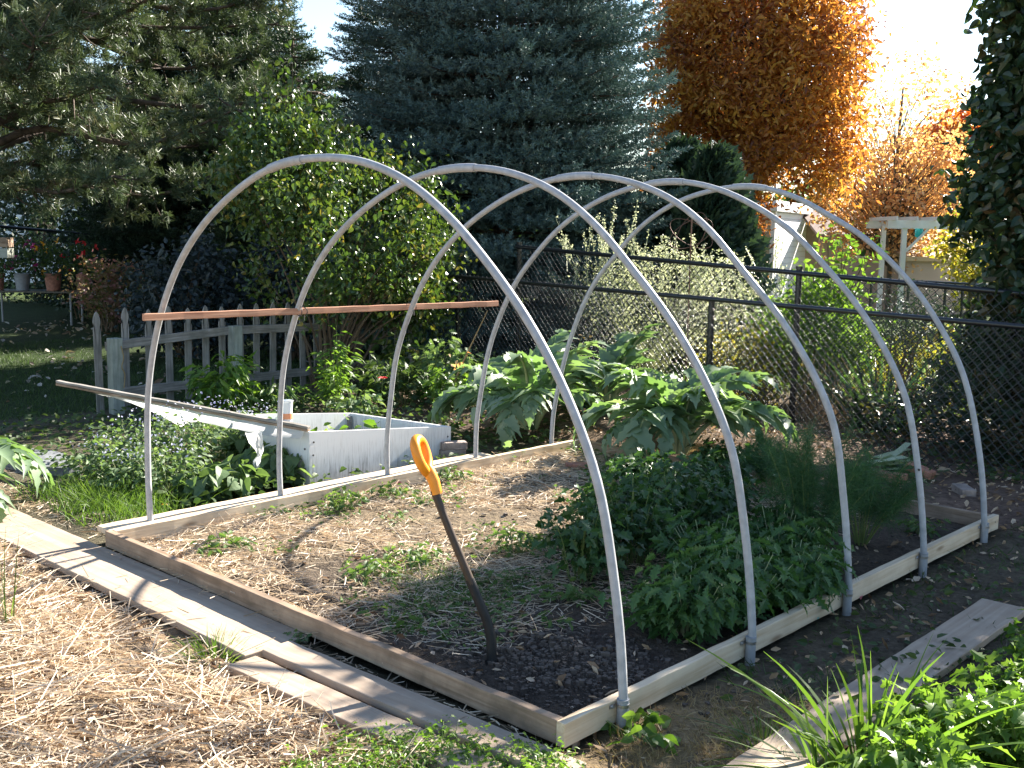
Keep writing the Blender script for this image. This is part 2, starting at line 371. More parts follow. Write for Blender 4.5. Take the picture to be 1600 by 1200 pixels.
# weathered white plywood of the cold frame: paint with black vertical weather streaks, heavier where it wears near the ground
mt, nt, bs, out = newmat('weathered_panel'); tc = N(nt, 'ShaderNodeTexCoord')
mp = N(nt, 'ShaderNodeMapping'); mp.inputs['Scale'].default_value = (90, 90, 6); nt.links.new(tc.outputs['Object'], mp.inputs['Vector'])
no = N(nt, 'ShaderNodeTexNoise', Scale=1., Detail=8., Roughness=.7); nt.links.new(mp.outputs[0], no.inputs['Vector'])
n2 = N(nt, 'ShaderNodeTexNoise', Scale=5., Detail=5.); nt.links.new(tc.outputs['Object'], n2.inputs['Vector'])
sp = N(nt, 'ShaderNodeSeparateXYZ'); nt.links.new(tc.outputs['Object'], sp.inputs[0])
zr = N(nt, 'ShaderNodeMapRange'); nt.links.new(sp.outputs['Z'], zr.inputs[0])
for i, v in ((1, .02), (2, .34), (3, .13), (4, -.1)): zr.inputs[i].default_value = v
s1 = N(nt, 'ShaderNodeMath', operation='ADD'); nt.links.new(no.outputs[0], s1.inputs[0]); nt.links.new(zr.outputs[0], s1.inputs[1])
s2 = N(nt, 'ShaderNodeMath', operation='MULTIPLY_ADD'); nt.links.new(n2.outputs[0], s2.inputs[0]); s2.inputs[1].default_value = .35; nt.links.new(s1.outputs[0], s2.inputs[2])
r = ramp(nt, [(.66, (.76, .765, .77)), (.82, (.6, .595, .59)), (.97, (.22, .21, .2))]); nt.links.new(s2.outputs[0], r.inputs[0]); nt.links.new(r.outputs[0], bs.inputs['Base Color'])
bs.inputs['Roughness'].default_value = .65; M['panel'] = mt
# soil / ground materials use a colour attribute for the kind of ground, broken up by noise
def groundmat(name, scale=26., bump=.9, amt=.55):
    mt, nt, bs, out = newmat(name); tc = N(nt, 'ShaderNodeTexCoord')
    at = N(nt, 'ShaderNodeAttribute', attribute_name='soil')
    no = N(nt, 'ShaderNodeTexNoise', Scale=scale, Detail=10., Roughness=.68); nt.links.new(tc.outputs['Object'], no.inputs['Vector'])
    n2 = N(nt, 'ShaderNodeTexNoise', Scale=scale*.12, Detail=6.); nt.links.new(tc.outputs['Object'], n2.inputs['Vector'])
    r = ramp(nt, [(.3, (1-amt,)*3), (.7, (1+amt,)*3)]); nt.links.new(no.outputs[0], r.inputs[0])
    r2 = ramp(nt, [(.3, (.72, .72, .74)), (.7, (1.22, 1.2, 1.15))]); nt.links.new(n2.outputs[0], r2.inputs[0])
    m1 = N(nt, 'ShaderNodeMix', data_type='RGBA', blend_type='MULTIPLY'); m1.inputs[0].default_value = 1
    m2 = N(nt, 'ShaderNodeMix', data_type='RGBA', blend_type='MULTIPLY'); m2.inputs[0].default_value = 1
    nt.links.new(at.outputs['Color'], m1.inputs[6]); nt.links.new(r.outputs[0], m1.inputs[7])
    nt.links.new(m1.outputs[2], m2.inputs[6]); nt.links.new(r2.outputs[0], m2.inputs[7]); nt.links.new(m2.outputs[2], bs.inputs['Base Color'])
    bs.inputs['Roughness'].default_value = .95; bs.inputs['Specular IOR Level'].default_value = .15
    b = N(nt, 'ShaderNodeBump', Strength=bump, Distance=.03); nt.links.new(no.outputs[0], b.inputs['Height']); nt.links.new(b.outputs[0], bs.inputs['Normal'])
    return mt
M['ground'] = groundmat('ground'); M['bedsoil'] = groundmat('bedsoil', 40., 1., .5)

# ------------------------------------------------------------------ world, sun
SUN_EL, SUN_AZ = math.radians(31), math.radians(2)      # azimuth from +Y towards +X
w = bpy.data.worlds.new('World'); scene.world = w; w.use_nodes = True
sky = w.node_tree.nodes.new('ShaderNodeTexSky'); sky.sky_type = 'NISHITA'; sky.sun_disc = False
sky.sun_elevation = SUN_EL; sky.sun_rotation = SUN_AZ; sky.air_density = 1.; sky.dust_density = .25; sky.ozone_density = 1.
bg = w.node_tree.nodes['Background']; bg.inputs['Strength'].default_value = .06
w.node_tree.links.new(sky.outputs[0], bg.inputs['Color'])
sd = bpy.data.lights.new('sun', 'SUN'); so = bpy.data.objects.new('sun', sd); COL.objects.link(so)
sd.energy = 5.; sd.angle = math.radians(.5); sd.color = (1, .93, .82)
sdir = Vector((math.sin(SUN_AZ)*math.cos(SUN_EL), math.cos(SUN_AZ)*math.cos(SUN_EL), math.sin(SUN_EL)))
so.rotation_euler = sdir.to_track_quat('Z', 'Y').to_euler(); so.location = (0, 0, 30)
SD = np.array(sdir[:])
vs = scene.view_settings; vs.view_transform = 'Standard'; vs.look = 'None'; vs.exposure = 2.2; vs.gamma = 1; vs.use_curve_mapping = False
scene.cycles.max_bounces = 6; scene.cycles.transparent_max_bounces = 4; scene.cycles.diffuse_bounces = 4
scene.cycles.use_denoising = True

# ------------------------------------------------------------------ ground
W, L, BH = 3.312, 4.0135, .089
def gz(x, y):
    x = np.asarray(x, float); y = np.asarray(y, float)
    z = -.025+.012*noise(x, y, 2.1)+.006*noise(x, y, 7, 5)
    z = z+(.03*noise(x, y, 1.7, 12)+.016*noise(x, y, 5, 14)+.012)*np.clip((-.45-y)/.25, 0, 1)*np.clip((3.3-x)/.5, 0, 1)
    z = z-.008*np.clip((-.05-y)/.1, 0, 1)*np.clip((3.6-x)/.2, 0, 1)
    z = z+.1*np.clip((y-4.15)/.5, 0, 1)*np.clip((1.9-x)/.6, 0, 1)*np.clip((x+2)/.6, 0, 1)*np.clip((6.2-y)/1.2, 0, 1)
    z = z+.05*np.clip((y-4.1)/.4, 0, 1)*np.clip((6-y)/1.2, 0, 1)
    e_ = np.minimum(np.minimum(x, W-x), np.minimum(y, L-y))
    return z-.022*np.clip(e_/.03, 0, 1)-.1*np.clip((e_-.14)/.06, 0, 1)+.012*np.clip(1-abs(y+.06)/.06, 0, 1)
def mix(a, b, t): t = np.clip(t, 0, 1)[..., None]; return a*(1-t)+b*t
def ground_col(x, y):
    n = noise(x, y, 1.3, 2)*.5
    c = np.broadcast_to(A3(.085, .075, .05), x.shape+(3,))
    c = mix(c, A3(.24, .175, .115), (-.05-y)/.15+n*.5)                                     # straw path
    c = mix(c, A3(.10, .082, .06), ((x-3.3)/.1)*((y+1.5) > 0))                             # trodden soil beside the bed
    c = mix(c, A3(.26, .19, .11), (.9-np.hypot((x-3.62)/.5, (y-.35)/.75))*3+n)             # dry grass patch
    c = mix(c, A3(.17, .115, .088), (y-4.02)/.1*((x > -3.2)))                              # mulch behind the bed
    c = mix(c, A3(.15, .11, .07), np.clip((y-4.1)/.3, 0, 1)*np.clip((1.5-x), 0, 1)*.8)
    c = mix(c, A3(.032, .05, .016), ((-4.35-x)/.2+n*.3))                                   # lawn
    c = mix(c, A3(.075, .11, .03), (y-8.2)/.6+n*.3)
    c = mix(c, A3(.2, .15, .1), (.55-np.hypot((x+1.55)/1., (y-.25)/.5))*4+n*.5)            # bare path by the plank end
    return c
xs = np.concatenate([[-400, -200, -100, -50, -30, -22, -17, -14, -11, -9], np.arange(-7.5, 7.01, .09), [8, 10, 14, 20, 35, 70, 140, 300]])
ys = np.concatenate([[-300, -120, -50, -20, -10, -6], np.arange(-4, 8.01, .09), [9, 10.5, 13, 17, 24, 35, 60, 110, 220, 500]])
X, Y = np.meshgrid(xs, ys); Z = gz(X, Y)
far = (abs(X) > 9) | (Y > 10) | (Y < -5); Z = np.where(far, -.03, Z)
nx, ny = len(xs), len(ys)
i = np.arange(ny-1)[:, None]*nx+np.arange(nx-1)[None]
g = MB(); g.add(np.stack([X, Y, Z], -1).reshape(-1, 3), np.stack([i, i+1, i+nx+1, i+nx], -1).reshape(-1, 4))
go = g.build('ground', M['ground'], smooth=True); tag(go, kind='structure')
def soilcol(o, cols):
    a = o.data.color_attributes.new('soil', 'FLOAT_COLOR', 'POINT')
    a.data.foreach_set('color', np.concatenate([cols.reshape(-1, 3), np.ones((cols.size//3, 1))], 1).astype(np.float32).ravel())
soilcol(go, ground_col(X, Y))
# bed soil: fine bumpy sheet inside the frame
def bz(x, y):
    z = .006+.014*noise(x, y, 3.1, 3)+.007*noise(x, y, 11, 7)
    d = np.hypot((x-2.78)/.5, (y-.55)/.42)
    z = z+np.clip(1.3-d, 0, 1)*(.02+.018*noise(x, y, 9, 1)+.009*noise(x, y, 34, 4))+.003*noise(x, y, 40, 2)
    return z
bx_ = np.linspace(.036, W-.036, 230); by_ = np.linspace(.036, L-.036, 250); X, Y = np.meshgrid(bx_, by_)
i = np.arange(249)[:, None]*230+np.arange(229)[None]
g = MB(); g.add(np.stack([X, Y, bz(X, Y)], -1).reshape(-1, 3), np.stack([i, i+1, i+231, i+230], -1).reshape(-1, 4))
bs_ = g.build('bed_soil', M['bedsoil'], smooth=True); tag(bs_, kind='structure')
c = np.broadcast_to(A3(.105, .082, .064), X.shape+(3,)); n = noise(X, Y, 1.7, 9)
c = mix(c, A3(.2, .155, .105), (1.9-X)*.8+n*.7); c = mix(c, A3(.07, .056, .047), (1-np.hypot((X-2.8)/.6, (Y-.55)/.5))*3)
soilcol(bs_, c)

# ------------------------------------------------------------------ raised bed frame
fr = thing('raised_bed_frame', 'rectangular raised garden bed frame of timber boards on edge under the white hoops', 'garden bed', (0, 0, 0))
o = board('board', (0.019, .04, .045), (0.019, L, .045), .038, BH, M['pine_wood'], fr, warp=.002)
o = board('board', (W-.019, -.005, .0445), (W-.019, L+.02, .0445), .038, BH, M['pine_wood'], fr, warp=.002)
o = board('board', (0, .019, .044), (W-.0385, .019, .044), .038, BH-.002, M['aged_wood'], fr, warp=.001); o['label'] = 'weathered brown front board'
o = board('board', (.039, L-.02, .044), (W-.04, L-.02, .044), .038, BH-.004, M['aged_wood'], fr, warp=.002); o['label'] = 'weathered back board half hidden by leaves'
def XP(px, py, X): v = ray(px, py); return CAM+v*((X-CAM[0])/v[0])
M['pink_mark'] = plain('pink_mark', (.55, .16, .2), .8); M['teal_mark'] = plain('teal_mark', (.2, .42, .38), .8)
for px, py, X_, sz, mt_ in ((623, 755, .0392, .02, 'pink_mark'), (545, 776, .0392, .016, 'teal_mark'), (1345, 938, W+.0005, .018, 'pink_mark'), (1278, 968, W+.0005, .013, 'teal_mark')):
    c = XP(px, py, X_); th = np.linspace(0, 2*PI, 13)[:-1]; rr = sz*(1+.3*np.sin(th*3+px)); a = MB()
    a.add(np.concatenate([[c], np.stack([th*0+c[0]+.0006, c[1]+rr*np.cos(th), np.clip(c[2]+.8*rr*np.sin(th), .01, .083)], 1)]), [(0, 1+q, 1+(q+1) % 12) for q in range(12)]); a.build('paint_mark', M[mt_], fr)
for y_, z_ in ((.03, .05), (.03, .025), (3.98, .05)): a = MB(); tube(a, [(W-.001, y_, z_), (W+.0015, y_, z_)], .005, 8); a.build('screw', M['screw'], fr)
bl = board('ledge_board', (-.085, .03, .0675), (-.085, 3.05, .0675), .15, .034, M['pine_wood'], None, bev=.006, warp=.002)
tag(bl, 'pale timber board lying flat along the outside of the bed, hoop feet beside it', 'board')

# ------------------------------------------------------------------ hoops
HP = np.array([(-.048, .088), (-.066, .3), (-.068, .5), (-.05, .79), (.02, 1.04), (.15, 1.30), (.33, 1.53), (.57, 1.73), (.88, 1.90), (1.235, 2.02), (1.58, 2.05), (1.9, 2.02), (2.18, 1.93), (2.42, 1.79), (2.64, 1.61), (2.84, 1.41), (3.02, 1.17), (3.18, .86), (3.265, .54), (3.312, .28), (W+.022, .09)])
def spline(P, n):
    P = np.asarray(P, float); d = np.concatenate([[0], np.cumsum(np.linalg.norm(np.diff(P, axis=0), axis=1))])
    t = np.linspace(0, d[-1], n); out = []
    m = np.gradient(P, d, axis=0)
    for tt in t:
        i = min(np.searchsorted(d, tt, 'right')-1, len(P)-2); h = d[i+1]-d[i]; s = (tt-d[i])/h
        out.append((2*s**3-3*s**2+1)*P[i]+(s**3-2*s**2+s)*h*m[i]+(-2*s**3+3*s**2)*P[i+1]+(s**3-s**2)*h*m[i+1])
    return np.array(out)
hy = np.linspace(.2913, 3.7476, 5)
HP3 = np.array([(-.03, .088), (-.03, .3), (.02, .631), (.09, .93), (.206, 1.18), (.34, 1.40), (.508, 1.591), (.70, 1.745), (.901, 1.861), (1.262, 2.0), (1.598, 2.052), (1.956, 2.017), (2.291, 1.897), (2.50, 1.755), (2.685, 1.576), (2.946, 1.31), (3.10, 1.10), (3.203, .906), (3.285, .52), (3.318, .26), (W+.022, .09)])
HP5 = np.array([(-.045, .088), (-.03, .3), (.022, .56), (.11, .88), (.232, 1.177), (.36, 1.39), (.528, 1.575), (.73, 1.77), (.976, 1.925), (1.345, 2.04), (1.694, 2.061), (2.0, 1.985), (2.2, 1.89), (2.478, 1.735), (2.65, 1.60), (2.80, 1.459), (2.99, 1.22), (3.121, 1.006), (3.262, .567), (3.315, .27), (W+.022, .09)])
hl = ['pale pipe hoop nearest the front board, crossing in front of all the others',
      'second pale pipe hoop from the front board, right foot beside the mizuna',
      'middle pale pipe hoop of the five, rising past the mizuna clump',
      'fourth pale pipe hoop, dark bolt dot low on its right leg',
      'rearmost pale pipe hoop, its feet by the back board']
for k, y in enumerate(hy):
    t = thing('pipe_hoop', hl[k], 'hoop', (0, y, 0), 'plastic pipe hoops spanning the raised bed')
    sa, sb, s3 = spline(HP, 90), spline(HP5, 90), spline(HP3, 90); S = [sa, (sa+s3)/2, s3, (s3+sb)/2, sb][k]; x = S[:, 0]; z = S[:, 1]
    P = np.stack([x, y+.012*np.sin(z*2+k), z], 1)
    ap = int(np.argmin(abs(x-[1.33, 1.58, 1.62, 1.6, 1.62][k])))
    a = MB(); tube(a, np.concatenate([[[P[0][0], y, -.06]], P[:ap+1]]), .0172, 14); a.build('pipe', M['pvc'], t, smooth=True)
    a = MB(); tube(a, np.concatenate([P[ap:], [[P[-1][0], y, .01]]]), .0172, 14); a.build('pipe', M['pvc'], t, smooth=True)
    a = MB(); tube(a, P[ap-2:ap+3], .0212, 16); a.build('coupling', M['pvc'], t, smooth=True)
    a = MB(); tube(a, [[W+.022, y, -.07], [W+.022, y, .02], [W+.022, y, .085]], .0215, 14); tube(a, [[W+.022, y, .083], [W+.022, y, .093]], .0228, 14); a.build('sleeve', M['sleeve'], t, smooth=True)
    a = MB()
    tube(a, [[W+.022, y, .064], [W+.022, y, .076]], .0238, 14); box(a, (W+.0035, y-.036, .07), (.004, .03, .014)); box(a, (W+.0035, y+.036, .07), (.004, .03, .014))
    tube(a, [[W+.003, y-.04, .07], [W+.01, y-.04, .07]], .005, 8); a.build('strap', M['strap'], t)
    if k == 3:
        a = MB(); j = int(np.argmin(abs(P[:, 2]-.55)+10*(P[:, 0] < 2))); tube(a, [P[j]+A3(.012, -.018, 0), P[j]+A3(.016, -.024, 0)], .006, 8); a.build('bolt', M['tie'], t)

# batten tied to hoops two and three
bt = thing('wooden_batten', 'long reddish wooden batten tied level across the hoop legs above the cold frame', 'wooden stick', (.23, 1.4, 1.24))
A0, A1 = A3(.235, .155, 1.262), A3(.225, 2.86, 1.236)
o = board('stick', A0+A3(-.035, 0, 0), A1+A3(-.035, 0, 0), .019, .038, M['red_wood'], bt)
for y in (hy[1], hy[2]):
    j = (y-A0[1])/(A1[1]-A0[1]); c = A0+(A1-A0)*j
    a = MB()
    for s in (-1, 1):
        th = np.linspace(0, 2*PI, 17); tube(a, np.stack([c[0]-.012+.034*np.cos(th), c[1]+s*.02*np.cos(th), c[2]+.028*np.sin(th)], 1), .0025, 6)
    tube(a, [c+A3(.02, 0, -.02), c+A3(.045, -.02, -.05)], .0022, 5); a.build('tie', M['tie'], bt)

# ------------------------------------------------------------------ spade
sp_ = thing('garden_spade', 'spade with orange D grip and brown shaft stuck upright in the bed soil', 'spade', G(765, 1045))
pts = np.array([D(678, 766, 4.37), D(704, 832, 4.36), D(732, 900, 4.35), D(757, 961, 4.35)])
a = MB(); tube(a, spline(pts, 20), np.linspace(.0165, .0175, 20), 14); a.build('shaft', M['shaft'], sp_, smooth=True)
pts = np.array([D(734, 905, 4.352), D(748, 939, 4.35), D(760, 968, 4.35), D(767, 997, 4.35), D(768, 1022, 4.35), D(768, 1044, 4.35)])
a = MB(); tube(a, spline(pts, 24), np.linspace(.0192, .021, 24), 14)
fx = unit(_R*.35+_d*.94)
c = D(769, 1040, 4.35); dn = unit(D(782, 1082, 4.36)-c)
V = []
for s, wd, th in ((-.03, .02, .016), (.03, .03, .011), (.045, .085, .004), (.12, .088, .003), (.25, .075, .002)):
    n_ = np.cross(dn, fx)
    V += [c+dn*s-fx*wd-n_*th, c+dn*s-fx*wd+n_*th, c+dn*s+fx*wd+n_*th, c+dn*s+fx*wd-n_*th]
f = []
for q in range(4):
    for j in range(4): f.append((q*4+j, q*4+(j+1) % 4, q*4+4+(j+1) % 4, q*4+4+j))
a.add(V, f); o = a.build('blade', M['blade'], sp_, smooth=True)
# D grip: loop in the plane of the shaft axis and a direction turned away from the viewer
ax = unit(D(655, 683, 4.37)-D(682, 768, 4.37)); lat = unit(_d*.92+_R*.2+_U*.1); lat = unit(lat-ax*(lat@ax))
o0 = D(667, 735, 4.37)
loop = [(-.0, -.012), (-.028, .01), (-.05, .045), (-.053, .085), (-.044, .112), (-.02, .128), (0, .131), (.02, .128), (.044, .112), (.053, .085), (.05, .045), (.028, .01), (0, -.012)]
P = spline(np.array([o0+lat*u_+ax*v_ for u_, v_ in loop]), 60)
a = MB(); tube(a, P, .0205, 14)
tube(a, [D(683, 772, 4.37), D(678, 752, 4.37), D(671, 738, 4.37), D(667, 728, 4.37)], [.0225, .0235, .026, .02], 16)
a.build('grip', M['orange'], sp_, smooth=True)

# ------------------------------------------------------------------ planks on the path
pl = board('path_plank', (-2.6, -.19, -.017), (1.86, -.163, -.012), .32, .034, M['plank_wood'], bev=.004, warp=.003)
tag(pl, 'wide weathered plank lying along the front of the bed, left of the two narrow planks', 'plank', 'planks laid as a path around the bed')
pl = board('path_plank', (1.89, -.36, -.014), (3.25, -.30, -.012), .145, .034, M['plank_wood'], bev=.004, warp=.002)
tag(pl, 'narrow plank beside the straw, end touching the small grass tuft', 'plank', 'planks laid as a path around the bed')
pl = board('path_plank', (1.875, -.178, -.004), (3.45, -.115, -.004), .145, .034, M['plank_wood'], bev=.004, warp=.002)
tag(pl, 'narrow plank between the bed front board and the other narrow plank', 'plank', 'planks laid as a path around the bed')
pl = board('path_plank', (3.9, -.5, -.0), (3.85, 2.6, -.0), .21, .034, M['plank_wood'], bev=.004, warp=.003)
tag(pl, 'plank right of the bed running behind the leek clump and leafy herbs', 'plank', 'planks laid as a path around the bed')

# ------------------------------------------------------------------ bricks, stone
def brick(c, rz, label, mat, tilt=0., size=(.2, .095, .058)):
    a = MB(); R = rotz(rz)@np.array([[math.cos(tilt), 0, math.sin(tilt)], [0, 1, 0], [-math.sin(tilt), 0, math.cos(tilt)]])
    box(a, c, size, R, bev=.006)
    return tag(a.build('brick', mat, loc=c), label, 'brick', 'loose bricks round the bed')
b0 = G(699, 716)
brick(b0+A3(.05, .0, .05), 1.1, 'lower grey-brown brick of the pair stacked by the cold frame corner', M['grey_brick'])
brick(b0+A3(.055, .01, .109), 1.0, 'upper grey-brown brick of the pair stacked by the cold frame corner', M['grey_brick'])
brick(G(905, 733)+A3(0, 0, .02), .85, 'dark brick lying inside the bed near the back board corner', M['brick'], size=(.2, .095, .05))
brick(G(1393, 758)+A3(0, 0, .06), .15, 'reddish brick beside the pile of cut leek tops, nearest the back board', M['brick'])
brick(G(1436, 754)+A3(0, 0, .09), .05, 'red brick tilted against the soil behind the fourth hoop', M['brick'], .25)
brick(G(1505, 778)+A3(0, 0, .05), 2.3, 'pale topped brick between the two rearmost hoop legs', M['grey_brick'])
brick(G(1408, 738)+A3(0, 0, .05), .15, 'dark grey brick behind the red tilted brick', M['stone'])
a = MB(); th = np.linspace(0, 2*PI, 19)[:-1]; rr = 1+.15*np.sin(th*3+1)+.08*np.sin(th*5)
c = G(62, 722); top = np.stack([c[0]+.42*rr*np.cos(th), c[1]+.2*rr*np.sin(th), np.full(18, .03)], 1); lo = top+A3(0, 0, -.07); lo[:, :2] += (lo[:, :2]-c[:2])*.06
a.add(np.concatenate([top, lo]), [(j, (j+1) % 18, 18+(j+1) % 18, 18+j) for j in range(18)])
a.add(np.concatenate([top, [[c[0], c[1], .036]]]), [(j, (j+1) % 18, 18) for j in range(18)])
tag(a.build('paving_stone', M['stone'], loc=c), 'flat grey stone slab at the lawn edge behind the plank', 'stone')

# ------------------------------------------------------------------ cold frame
FL, FR_, BR_, BL_ = A3(-.45, 1.69, .366), A3(-.45, 3.02, .245), A3(-1.46, 2.84, .245), A3(-1.38, 1.74, .366)
cf = thing('cold_frame_box', 'open white painted plywood cold frame box streaked with black weathering', 'cold frame', (-.95, 2.3, 0))
def panel(p, q, name='panel', th=.018, ext=0):
    d = unit(q-p); n_ = unit(A3(d[1], -d[0], 0)); a = MB()
    V = [A3(p[0], p[1], -.05), A3(q[0], q[1], -.05), q, p]; V2 = [v-n_*th for v in V]
    a.add(np.array(V+V2), [(0, 1, 2, 3), (7, 6, 5, 4), (3, 2, 6, 7), (0, 4, 5, 1), (0, 3, 7, 4), (1, 5, 6, 2)]); return a.build(name, M['panel'], cf)
nx_ = A3(.018, 0, 0)
panel(FR_, FL) if False else panel(FL, FR_)
panel(FR_-nx_, BR_); panel(BR_, BL_); panel(BL_, FL-nx_)
for y, z in ((1.72, .2), (1.725, .29), (1.735, .06), (2.985, .17)): a = MB(); tube(a, [(-.451, y, z), (-.446, y, z)], .007, 8); a.build('screw', M['screw'], cf)
for x, z in ((-.5, .24), (-.5, .1)): a = MB(); tube(a, [(x, 1.69, z), (x, 1.684, z)], .007, 8); a.build('screw', M['screw'], cf)
a = MB(); box(a, BR_+A3(.035, -.04, -.13), (.03, .03, .22)); a.build('corner_post', M['grey_wood'], cf)
# the lid: long timber bar with a torn film hanging from it
E0, E1 = D(90, 600, 8.35), FL+A3(.0, .0, .012)
lid = thing('torn_film_cover', 'long weathered lid bar with torn white plastic film, leaning off the cold frame', 'lid', E1)
up2 = A3(0, 0, .022)
board('rail', E0+up2*.9, E1+up2*.9, .04, .018, M['grey_wood'], lid); board('rail', E0+A3(0, -.005, 0), E1+A3(0, -.005, 0), .03, .017, M['aged_wood'], lid)
bot = [(118, 604), (160, 616), (205, 630), (232, 641), (252, 650), (270, 660), (283, 667), (296, 660), (312, 659), (335, 664), (352, 668), (372, 671), (400, 678), (430, 683), (470, 686)]
a = MB(); V = []; nb = len(bot)
for k, (px, py) in enumerate(bot):
    s = (px-90)/(475-90.); tt = 8.35+(7.43-8.35)*s
    e = E0+(E1-E0)*np.clip(s, 0, 1)
    b_ = D(px, py, tt-.07*min(1, .3+k*.1)); mid = (e+b_)/2+A3(0, 0, -.01-.008*math.sin(k*2.1))
    V += [e+A3(0, -.012, -.008), mid, b_]
a.add(V, [(k*3+j, k*3+3+j, k*3+4+j, k*3+1+j) for k in range(nb-1) for j in (0, 1)]); a.build('film', M['film'], lid, smooth=True)
a = MB(); V = []
for k, (px, py, w_) in enumerate([(396, 676, 26), (400, 690, 22), (406, 702, 12), (405, 712, 6), (401, 722, 12), (401, 731, 9)]):
    for j in range(4): V.append(D(px-w_/2+w_*j/3, py+2*math.sin(j*2+k), 7.2+.03*math.sin(j*2.2+k*1.3)))
a.add(V, [(k*4+j, k*4+4+j, k*4+5+j, k*4+1+j) for k in range(5) for j in range(3)]); a.build('torn_film', M['film'], lid, smooth=True)
# cup on the frame's left wall
c = BL_+(FL-BL_)*.70+A3(0, 0, .035)
a = MB(); th = np.linspace(0, 2*PI, 17)
cup = thing('plastic_cup', 'clear plastic cup with orange bottom behind the lid bar of the cold frame', 'cup', c)
tube(a, [c, c+A3(0, 0, .06), c+A3(0, 0, .145)], [.033, .037, .042], 16, cap=False); tube(a, [c+A3(0, 0, .143), c+A3(0, 0, .15)], .0445, 16, cap=False); a.build('wall', M['cup'], cup, smooth=True)
a = MB(); tube(a, [c+A3(0, 0, .02), c+A3(0, 0, .06)], .0385, 16); a.build('contents', M['cup_orange'], cup, smooth=True)

# ------------------------------------------------------------------ picket fence
pf = thing('picket_fence', 'low weathered grey picket fence with pointed pickets along the lawn', 'fence', (-4.22, 4.1, 0))
def picket(y, lean, h):
    pr = [(-.035, -.03), (-.035, h-.165), (-.03, h-.15), (-.025, h-.135), (-.03, h-.12), (-.036, h-.10), (-.03, h-.06), (-.016, h-.02), (0, h)]
    pr = pr+[(-a_, b_) for a_, b_ in pr[-2::-1]]
    pr = np.array(pr); n_ = len(pr); F_ = A3(-4.275, y, 0); V = []
    for s in (-.009, .009):
        for u_, v_ in pr: V.append(F_+A3(s, u_+lean*v_, v_))
    a = MB(); c0 = F_+A3(-.009, 0, h*.5); c1 = F_+A3(.009, 0, h*.5)
    a.add(np.array(V+[c0, c1]), [(j, (j+1) % n_, 2*n_) for j in range(n_)]+[(n_+(j+1) % n_, n_+j, 2*n_+1) for j in range(n_)])
    a.add(np.array(V), [((j+1) % n_, j, n_+j, n_+(j+1) % n_) for j in range(n_)])
    return a.build('picket', M['grey_vert'], pf)
M['grey_vert'] = wood('grey_vert', (.15, .135, .12), (.27, .25, .225), (.34, .32, .3), sx=60, sy=60, dirt=(.1, .1, .075), dirtamt=.6)
for n_ in M['grey_vert'].node_tree.nodes:
    if n_.type == 'MAPPING': n_.inputs['Scale'].default_value = (70, 70, 3)
y = 2.06; k = 0
while y < 6.15:
    picket(y, random.uniform(-.015, .015), .955+random.uniform(-.02, .02)); y += [.27, .24, .22, .2, .2][min(k, 4)]+random.uniform(-.01, .01); k += 1
board('rail', (-4.245, 2.12, .61), (-4.245, 3.44, .69), .035, .085, M['grey_wood'], pf); board('rail', (-4.245, 3.5, .69), (-4.245, 6.2, .64), .035, .085, M['grey_wood'], pf)
board('rail', (-4.245, 2.12, .16), (-4.245, 6.2, .2), .035, .085, M['grey_wood'], pf)
for y, h in ((2.18, .69), (3.49, .74)):
    o = board('post', (-4.19, y, -.05), (-4.19, y, h), .11, .11, M['post_wood'], pf, bev=.006)
a = MB(); tube(a, spline([(-4.12, 2.21, .62), (-4.11, 2.225, .5), (-4.10, 2.2, .42), (-4.12, 2.235, .36), (-4.1, 2.215, .22)], 20), .006, 6); a.build('twine', M['dry_grass'], pf)

# ------------------------------------------------------------------ chain link fences
def chain(name, label, x0, x1, fy, ztop, posts, pitch, rail_r, zlow=-.02, lowrail=False, twist=True):
    t = thing(name, label, 'fence', ((x0+x1)/2, fy((x0+x1)/2), 0))
    a = MB(); X = np.linspace(x0, x1, 12); tube(a, [(x, fy(x), ztop(x)) for x in X], rail_r, 10); a.build('top_rail', M['black_metal'], t, smooth=True)
    for px in posts:
        a = MB(); zt = ztop(px)+(.05 if name != 'chain_link_fence' else 0); tube(a, [(px, fy(px)+.03, -.1), (px, fy(px)+.03, zt)], .03, 10)
        tube(a, [(px, fy(px)+.03, zt-.012), (px, fy(px)+.03, zt+.012)], .036, 10); a.build('post', M['black_metal'], t, smooth=True)
    # woven zigzag wires
    nw = int((x1-x0)/(pitch*.5)); A_, B_ = [], []
    for k in range(nw):
        xk = x0+k*pitch*.5; H = ztop(xk)+.03-zlow; m_ = int(H/(pitch*.5)); j = np.arange(m_)
        xa = xk+np.where((j+k) % 2 == 0, 0, pitch*.5)*1.06; xb = xk+np.where((j+k) % 2 == 0, pitch*.5, 0)*1.06
        za = ztop(xk)+.03-j*pitch*.5; zb = za-pitch*.5; dy = np.where((j+k) % 2 == 0, .004, -.004)
        A_.append(np.stack([xa, fy(xa)-dy, za], 1)); B_.append(np.stack([xb, fy(xb)+dy, zb], 1))
    a = MB(); thin_tubes(a, np.concatenate(A_), np.concatenate(B_), .0032, .0032, n=5); a.build('wire_mesh', M['wire'], t, smooth=True)
    return t
nfy = lambda x: 5.75-.125*(x-.24); ffy = lambda x: 6.66-.11*(x-.44)
nzt = lambda x: 1.16-.012*(x-.24); fzt = lambda x: 1.40-.04*(x-.44)
chain('chain_link_fence', 'black chain link fence with the lower top rail, just behind the cardoons', -4.15, 5.2, nfy, nzt, (-3.78, .06, 3.1), .078, .021)
chain('tall_chain_link_fence', 'taller black chain link fence behind the low one, in front of the white flowered shrub', -3.62, 5.4, ffy, fzt, (-3.6, .44, 3.5), .085, .024)
bf = thing('back_chain_link_fence', 'dim chain link fence in deep shade under the pine, behind hanging flowers', 'fence', D(120, 370, 22))
a = MB()
